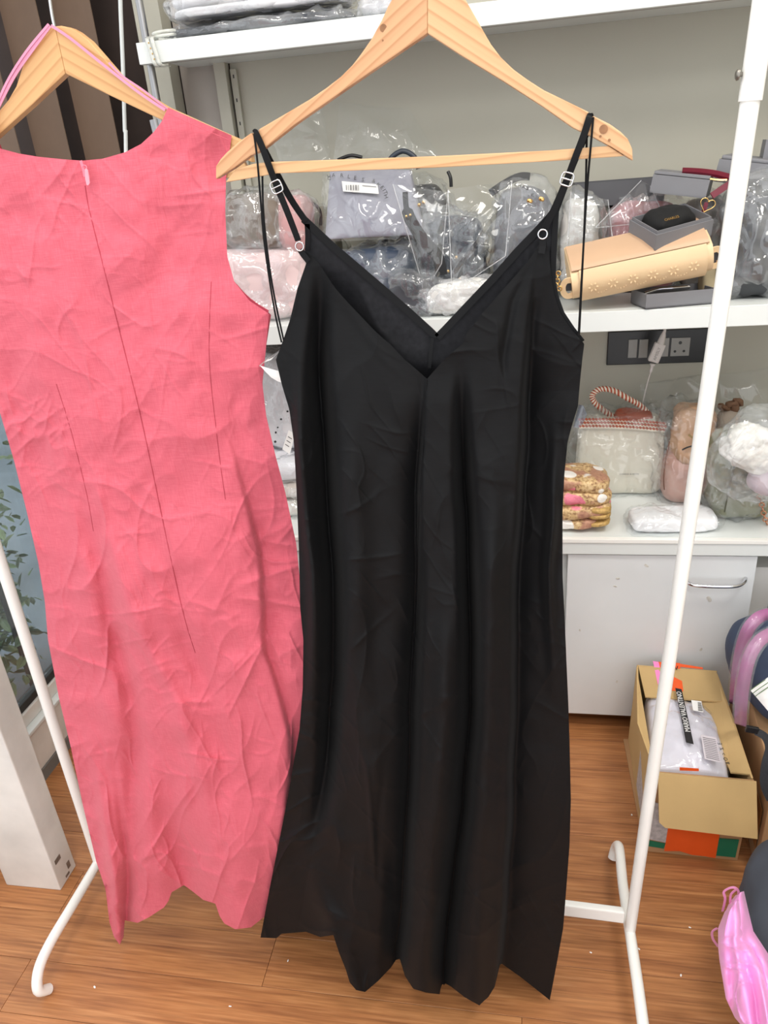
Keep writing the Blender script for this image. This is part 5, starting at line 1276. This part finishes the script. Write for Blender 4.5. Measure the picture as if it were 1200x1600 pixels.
# parcel
M_PARCEL = simple('pale_lilac_tissue', (226, 222, 232), 0.55, var=0.06, scale=20)
pz = BH + 0.010
pcl = thing('clothing_parcel', 'white clothing parcel with a black printed band in clear plastic in the open box', 'parcel', (0, 0, 0))
pcorn = [PZ(1008, 1068, pz), PZ(1116, 1088, pz), PZ(1147, 1202, pz), PZ(1016, 1190, pz)]
pcen = sum(pcorn) / 4
pcl.location = Vector((float(pcen[0]), float(pcen[1]), 0.16))
def parcel_grid(n, zt_, amp, seed, grow=0.0):
    u = np.linspace(-grow, 1 + grow, n)[None, :, None]; v = np.linspace(-grow, 1 + grow, n)[:, None, None]
    A = (pcorn[0] * (1 - u) + pcorn[1] * u) * (1 - v) + (pcorn[3] * (1 - u) + pcorn[2] * u) * v
    uu = np.clip(np.linspace(-grow, 1 + grow, n), 0, 1); e = (4 * uu * (1 - uu)) ** 0.16
    H_ = e[:, None] * e[None]
    A[..., 2] = 0.165 + (zt_ - 0.165) * H_ + amp * fbm(np.stack([A[..., 0] * 28, A[..., 1] * 28, A[..., 0] * 0 + seed], -1), 3, seed) * H_
    return A
A = parcel_grid(34, pz, 0.004, 3)
Bo = A.copy(); Bo[..., 2] = 0.163
MB().grid(A).grid(Bo).build('tissue', M_PARCEL, pcl, smooth=True)
A2 = parcel_grid(50, pz + 0.007, 0.007, 9, 0.03)
MB().grid(A2).build('plastic_wrap', M_CLEAR2, pcl, smooth=True)
def on_parcel(pts, mat, name, par, lift=0.007):
    q = [PZ(px, py, pz + lift) for px, py in pts]
    return MB().prism(q, [p + np.array([0, 0, 0.0004]) for p in q]).build(name, mat, par)
bd = on_parcel([(1055, 1075), (1065, 1077), (1084, 1163), (1072, 1160)], M_INK, 'black_band', pcl, 0.009)
p0, p1 = PZ(1077.5, 1153, pz + 0.0105), PZ(1060.5, 1080, pz + 0.0105)
dr = p1 - p0
text_part('band_lettering', 'MARIO VALENTINO', M_PAPER, bd, p0 + dr * 0.12, dr, np.cross(np.array([0, 0, 1.0]), dr), 0.0155, 0.0002)
lbp = on_parcel([(1080, 1094), (1096, 1096), (1099, 1113), (1083, 1110)], M_PAPER, 'barcode_label', pcl, 0.010)
for i in range(7):
    MB().ribbon([PZ(1090.2 + 0.1 * i, 1098 + 1.9 * i, pz + 0.0108), PZ(1095.6 + 0.4 * i, 1098.8 + 1.9 * i, pz + 0.0108)], 0.0016 if i % 2 else 0.0025, (0, 0, 1), 0.0003).build('barcode_bar', M_INK, lbp)
pl_ = on_parcel([(1095, 1148), (1119, 1153), (1127, 1192), (1101, 1186)], simple('lilac_print_panel', (214, 206, 212), 0.6), 'print_panel', pcl, 0.008)
for i in range(12):
    t_ = i / 12
    MB().ribbon([PZ(1098 + 6 * t_, 1152 + 34 * t_, pz + 0.0095), PZ(1118 + 7 * t_, 1156 + 35 * t_, pz + 0.0095)], 0.0011, (0, 0, 1), 0.0003).build('print_line', M_GREYINK, pl_)
for i, (px, py) in enumerate([(1125, 1162), (1128, 1170), (1131, 1178), (1134, 1186), (1137, 1192)]):
    text_part('recycling_mark', 'E%>O&'[i], M_INK, pcl, PZ(px, py, pz + 0.010), dr, np.cross(np.array([0, 0, 1.0]), dr), 0.012, 0.0002, 'CENTER')
op = on_front([(1062, 1199), (1092, 1201), (1092, 1205), (1062, 1204)], M_ORANGE, 'orange_tape', front, -0.012)

# second cardboard box, right
c2 = thing('cardboard_box', 'tall brown cardboard box at the right edge beside the open box', 'box', (0.70, 1.42, 0))
MB().prism([np.array(p) for p in [(0.512, 1.20, 0.001), (0.86, 1.17, 0.001), (0.90, 1.62, 0.001), (0.552, 1.64, 0.001)]], [np.array(p) for p in [(0.512, 1.20, 0.26), (0.86, 1.17, 0.26), (0.90, 1.62, 0.26), (0.552, 1.64, 0.26)]]).build('body', M_CARD2, c2, bevel=0.003)
tpb = [(0.5115, 1.22, 0.05), (0.5155, 1.27, 0.05), (0.5155, 1.27, 0.16), (0.5115, 1.22, 0.16)]
MB().prism([np.array(p) + np.array([-0.001, 0, 0]) for p in tpb], [np.array(p) + np.array([-0.0015, 0, 0]) for p in tpb]).build('clear_tape', simple('brown_clear_tape', (168, 116, 68), 0.25), c2)
nv = thing('navy_bag', 'navy duffel bag with pink straps in plastic behind the brown box', 'bag', (0.73, 1.60, 0.262))
soft_part('body', simple('navy_canvas', (54, 66, 90), 0.7, var=0.12, bump_s=0.1), nv, (0.645, 1.46, 0.36), (0.30, 0.30, 0.20), (10, 0, -8), 3, 0.006, 12, 5, 24, 0.2615)
M_PSTRAP = simple('magenta_strap', (188, 104, 160), 0.6, var=0.15, scale=30)
for k, pts in enumerate(([(1205, 958, 1.42), (1185, 965, 1.40), (1168, 985, 1.39), (1157, 1020, 1.40), (1151, 1060, 1.42), (1148, 1100, 1.47)], [(1208, 988, 1.36), (1188, 1000, 1.34), (1172, 1025, 1.325), (1163, 1060, 1.32), (1158, 1100, 1.325), (1157, 1132, 1.36)])):
    st = MB().ribbon(pxpath(pts, 8), 0.024, (-0.5, -1, 0.3), 0.004).build('strap', M_PSTRAP, nv, smooth=True)
    MB().ribbon([p + np.array([-0.002, -0.006, 0.004]) for p in pxpath(pts, 8)], 0.032, (-0.5, -1, 0.3), 0.002).build('strap_film', M_FAINT, st, smooth=True)
sc = thing('striped_cloth', 'white cloth with thin green lines on the brown box at the right edge', 'cloth', (0.66, 1.25, 0.27))
A, x, y, Y = quad_grid([(1172, 1078), (1240, 1030), (1260, 1120), (1206, 1118)], 1.20, 1.15, 14, 14, 0.01, 171, 0.004, 30)
MB().grid(A).build('sheet', M_PAPER, sc, smooth=True)
for i in range(9):
    a, b_ = (1172 + 4.0 * i, 1079 + 4.6 * i), (1196 + 4.0 * i, 1062 + 4.6 * i)
    MB().tube(pxpath([(a[0], a[1], 1.188), ((a[0] + b_[0]) / 2 - 2, (a[1] + b_[1]) / 2 + 1, 1.184), (b_[0], b_[1], 1.182)], 4), 0.0007, 5).build('green_line', simple('green_thread', (84, 116, 70), 0.7), sc)
bs = thing('black_strap', 'black webbing strap with plastic end hanging over the brown box', 'strap', P(1190, 1200, 1.15))
MB().box(P(1175, 1140, 1.145), (0.022, 0.006, 0.013), eul(0, 0, 10)).build('strap_end', M_BLACKPL, bs, bevel=0.001)
MB().ribbon(pxpath([(1182, 1143, 1.145), (1196, 1152, 1.14), (1202, 1170, 1.135), (1196, 1195, 1.13), (1194, 1225, 1.13), (1204, 1250, 1.13)], 8), 0.014, (-0.2, -1, 0.2), 0.003).build('webbing', simple('black_webbing', (38, 40, 44), 0.7, bump_s=0.4, bump_scale=300), bs)
tc_ = thing('teal_box', 'teal and white carton standing behind the navy bag', 'box', P(1200, 980, 1.72) * np.array([1, 1, 0]))
MB().box2((0.586, 1.70, 0.30), (0.63, 1.86, 0.47)).build('white_side', M_PAPER, tc_)
tl_ = MB().box2((0.6301, 1.70, 0.30), (0.80, 1.86, 0.47)).build('carton', simple('teal_card', (20, 140, 136), 0.5), tc_)
MB().box2((0.6305, 1.698, 0.30), (0.66, 1.6995, 0.40)).build('print_patch', simple('mottled_print', (180, 186, 190), 0.6, var=0.6, scale=220), tl_)
tc2 = thing('storage_bin', 'grey storage bin under the teal carton at the right', 'bin', (0.72, 1.85, 0))
MB().box2((0.588, 1.69, 0.001), (0.86, 1.98, 0.299)).build('body', simple('grey_bin_plastic', (120, 122, 124), 0.5), tc2, bevel=0.006)

# pink satin garment over a charcoal cloth heap, bottom right
hpile = thing('cloth_heap', 'charcoal jacket heaped on an olive bag at the bottom right', 'garment', (0.55, 0.92, 0))
soft_part('olive_bag', simple('olive_canvas', (86, 82, 44), 0.8), hpile, (0.56, 0.86, 0.065), (0.30, 0.30, 0.13), (0, 0, 0), 3.5, 0.006, 10, 3, 18, 0.0)
soft_part('jacket', simple('charcoal_jacket', (62, 66, 76), 0.75, var=0.08, bump_s=0.05), hpile, (0.54, 0.925, 0.19), (0.30, 0.34, 0.17), (-14, 0, 0), 2.8, 0.008, 9, 6, 30, 0.02, 0.0)
M_SATIN = simple('pink_satin', (240, 156, 216), 0.28, var=0.06, scale=8, spec=0.7, sheen=0.2)
ps = thing('satin_slip', 'shiny pink satin slip draped over the charcoal heap at the bottom right', 'garment', P(1150, 1500, 0.8) * np.array([1, 1, 0]) + np.array([0, 0, 0.05]))
L_ = [(1408, 1146), (1425, 1132), (1450, 1122), (1480, 1122), (1500, 1124), (1560, 1134), (1590, 1148), (1640, 1190)]
R_s = [(1405, 1156), (1430, 1162), (1470, 1172), (1520, 1205), (1560, 1240), (1640, 1260)]
def satin_depth(xx, yy, uu, vv):
    Y = np.interp(yy, [1400, 1640], [0.885, 0.72]) - 0.03 * np.sin(np.clip(uu, 0, 1) * math.pi) ** 0.7
    Y += gauss_line(xx, yy, [(1150, 1380), (1140, 1470), (1145, 1540)], 7, 0.014) + gauss_line(xx, yy, [(1164, 1380), (1160, 1480), (1180, 1560), (1190, 1640)], 8, 0.016) + gauss_line(xx, yy, [(1176, 1420), (1186, 1520), (1200, 1600)], 6, -0.010)
    return Y + creases(xx, yy, 34, 0.006, 181) 
A, _, _ = dress_sheet(L_, R_s, [(1146, 1412), (1150, 1408), (1156, 1406)], [(1185, 1635), (1260, 1638)], satin_depth, 90, 110)
Bc = A + np.array([0.012, 0.02, -0.004])
MB().grid(A).build('satin_panel', M_SATIN, ps, smooth=True)
MB().grid(Bc[::3, ::3]).build('satin_back', M_SATIN, ps, smooth=True)
M_SRIB = simple('pink_organza', (226, 150, 190), 0.4)
for pts in ([(1150, 1408, 0.88), (1154, 1394, 0.885), (1148, 1387, 0.885), (1139, 1388, 0.885), (1131, 1394, 0.885), (1133, 1405, 0.885), (1129, 1424, 0.885)], [(1150, 1390, 0.882), (1142, 1398, 0.882), (1141, 1412, 0.882)],
            [(1121, 1450, 0.86), (1113, 1456, 0.86), (1114, 1467, 0.86), (1122, 1479, 0.86)]):
    MB().ribbon(pxpath(pts, 8), 0.004, (0.3, -1, 0.3), 0.0006).build('ribbon_strap', M_SRIB, ps)

# lint and crumbs on the floor
for px, py, where in ((987, 1274, 'to the left of the open cardboard box'), (923, 1489, 'between the black hem and the right rack foot'), (998, 1483, 'touching the right rack foot on its right side'), (1078, 1450, 'between the cardboard box and the pink satin'),
                      (450, 1502, 'below the left corner of the black hem'), (148, 1543, 'beside the curled end of the left rack foot'), (360, 1573, 'at the bottom edge below the pink hem'), (1064, 1525, 'between the right rack foot and the pink satin')):
    c = PZ(px, py, 0.0)
    tag(MB().add(*soft(c + np.array([0, 0, 0.0014]), (0.006, 0.003, 0.0022), (px * 7 % 180, 0, 0), 2, 0.0006, 300, px, 4)).build('lint', M_PAPER, smooth=True),
        'white lint speck on the floor ' + where, 'lint', 'lint specks on the floor')

# ================================================================== OUTSIDE THE WINDOW
tag(MB().box2((-9.0, -1.2, -0.06), (-1.31, 9.0, -0.03)).build('ground_outside', simple('blue_grey_asphalt', (112, 126, 134), 0.8, var=0.12)), 'blue grey paving outside the window', kind='structure')
tag(MB().box2((-9.0, 8.0, -0.03), (-1.5, 8.2, 4.0)).build('wall_outside', simple('blue_grey_render', (104, 116, 126), 0.8)), 'blue grey wall outside the window', kind='structure')
leafm = [simple('leaf_green_%d' % i, c, 0.5, var=0.25, scale=30) for i, c in enumerate([(84, 108, 74), (112, 132, 96), (64, 86, 62)])]
def shrub(label, cx0, cy0, h, n, seed):
    t = thing('shrub', label, 'shrub', (cx0, cy0, -0.03), 'shrubs outside the window')
    rnd = random.Random(seed)
    MB().tube([(cx0, cy0, -0.03), (cx0 + 0.02, cy0, h * 0.6), (cx0, cy0 + 0.03, h * 0.95)], [0.012, 0.008, 0.004], 6).build('stem', simple('bark', (88, 74, 58), 0.9), t)
    for g in range(3):
        mb = MB()
        for k in range(n):
            p = Vector((cx0 + rnd.gauss(0, 0.07), cy0 + rnd.gauss(0, 0.08), rnd.uniform(0.05, h)))
            r = eul(rnd.uniform(0, 360), rnd.uniform(-50, 50), rnd.uniform(-50, 50)); s = rnd.uniform(0.018, 0.034)
            q = [p + r @ Vector(v) * s for v in ((-1, 0, 0), (-0.3, 0.42, 0.12), (0.5, 0.34, 0.1), (1.1, 0, -0.1), (0.5, -0.34, 0.1), (-0.3, -0.42, 0.12))]
            mb.add(q, [(0, 1, 2, 3), (0, 3, 4, 5)])
        tag(mb.build('leaves', leafm[g], t), kind='stuff')
shrub('leafy shrub outside the window, nearest the white post', -1.70, 1.74, 0.9, 230, 1)
shrub('tall leafy shrub outside the window, farther along the glass', -2.15, 2.34, 0.9, 260, 2)
shrub('broad leafy shrub far out beyond the window glass', -3.3, 3.75, 0.9, 500, 5)
shrub('low leafy shrub outside the window beside the dark railing', -1.62, 1.56, 0.40, 160, 3)
rl = thing('railing', 'thin dark railing bar outside the window', 'railing', (-1.5, 1.62, -0.03))
MB().tube([(-1.5, 1.66, -0.03), (-1.5, 1.66, 1.6)], 0.008, 8).build('bar', simple('dark_iron', (46, 50, 54), 0.5), rl, smooth=True)
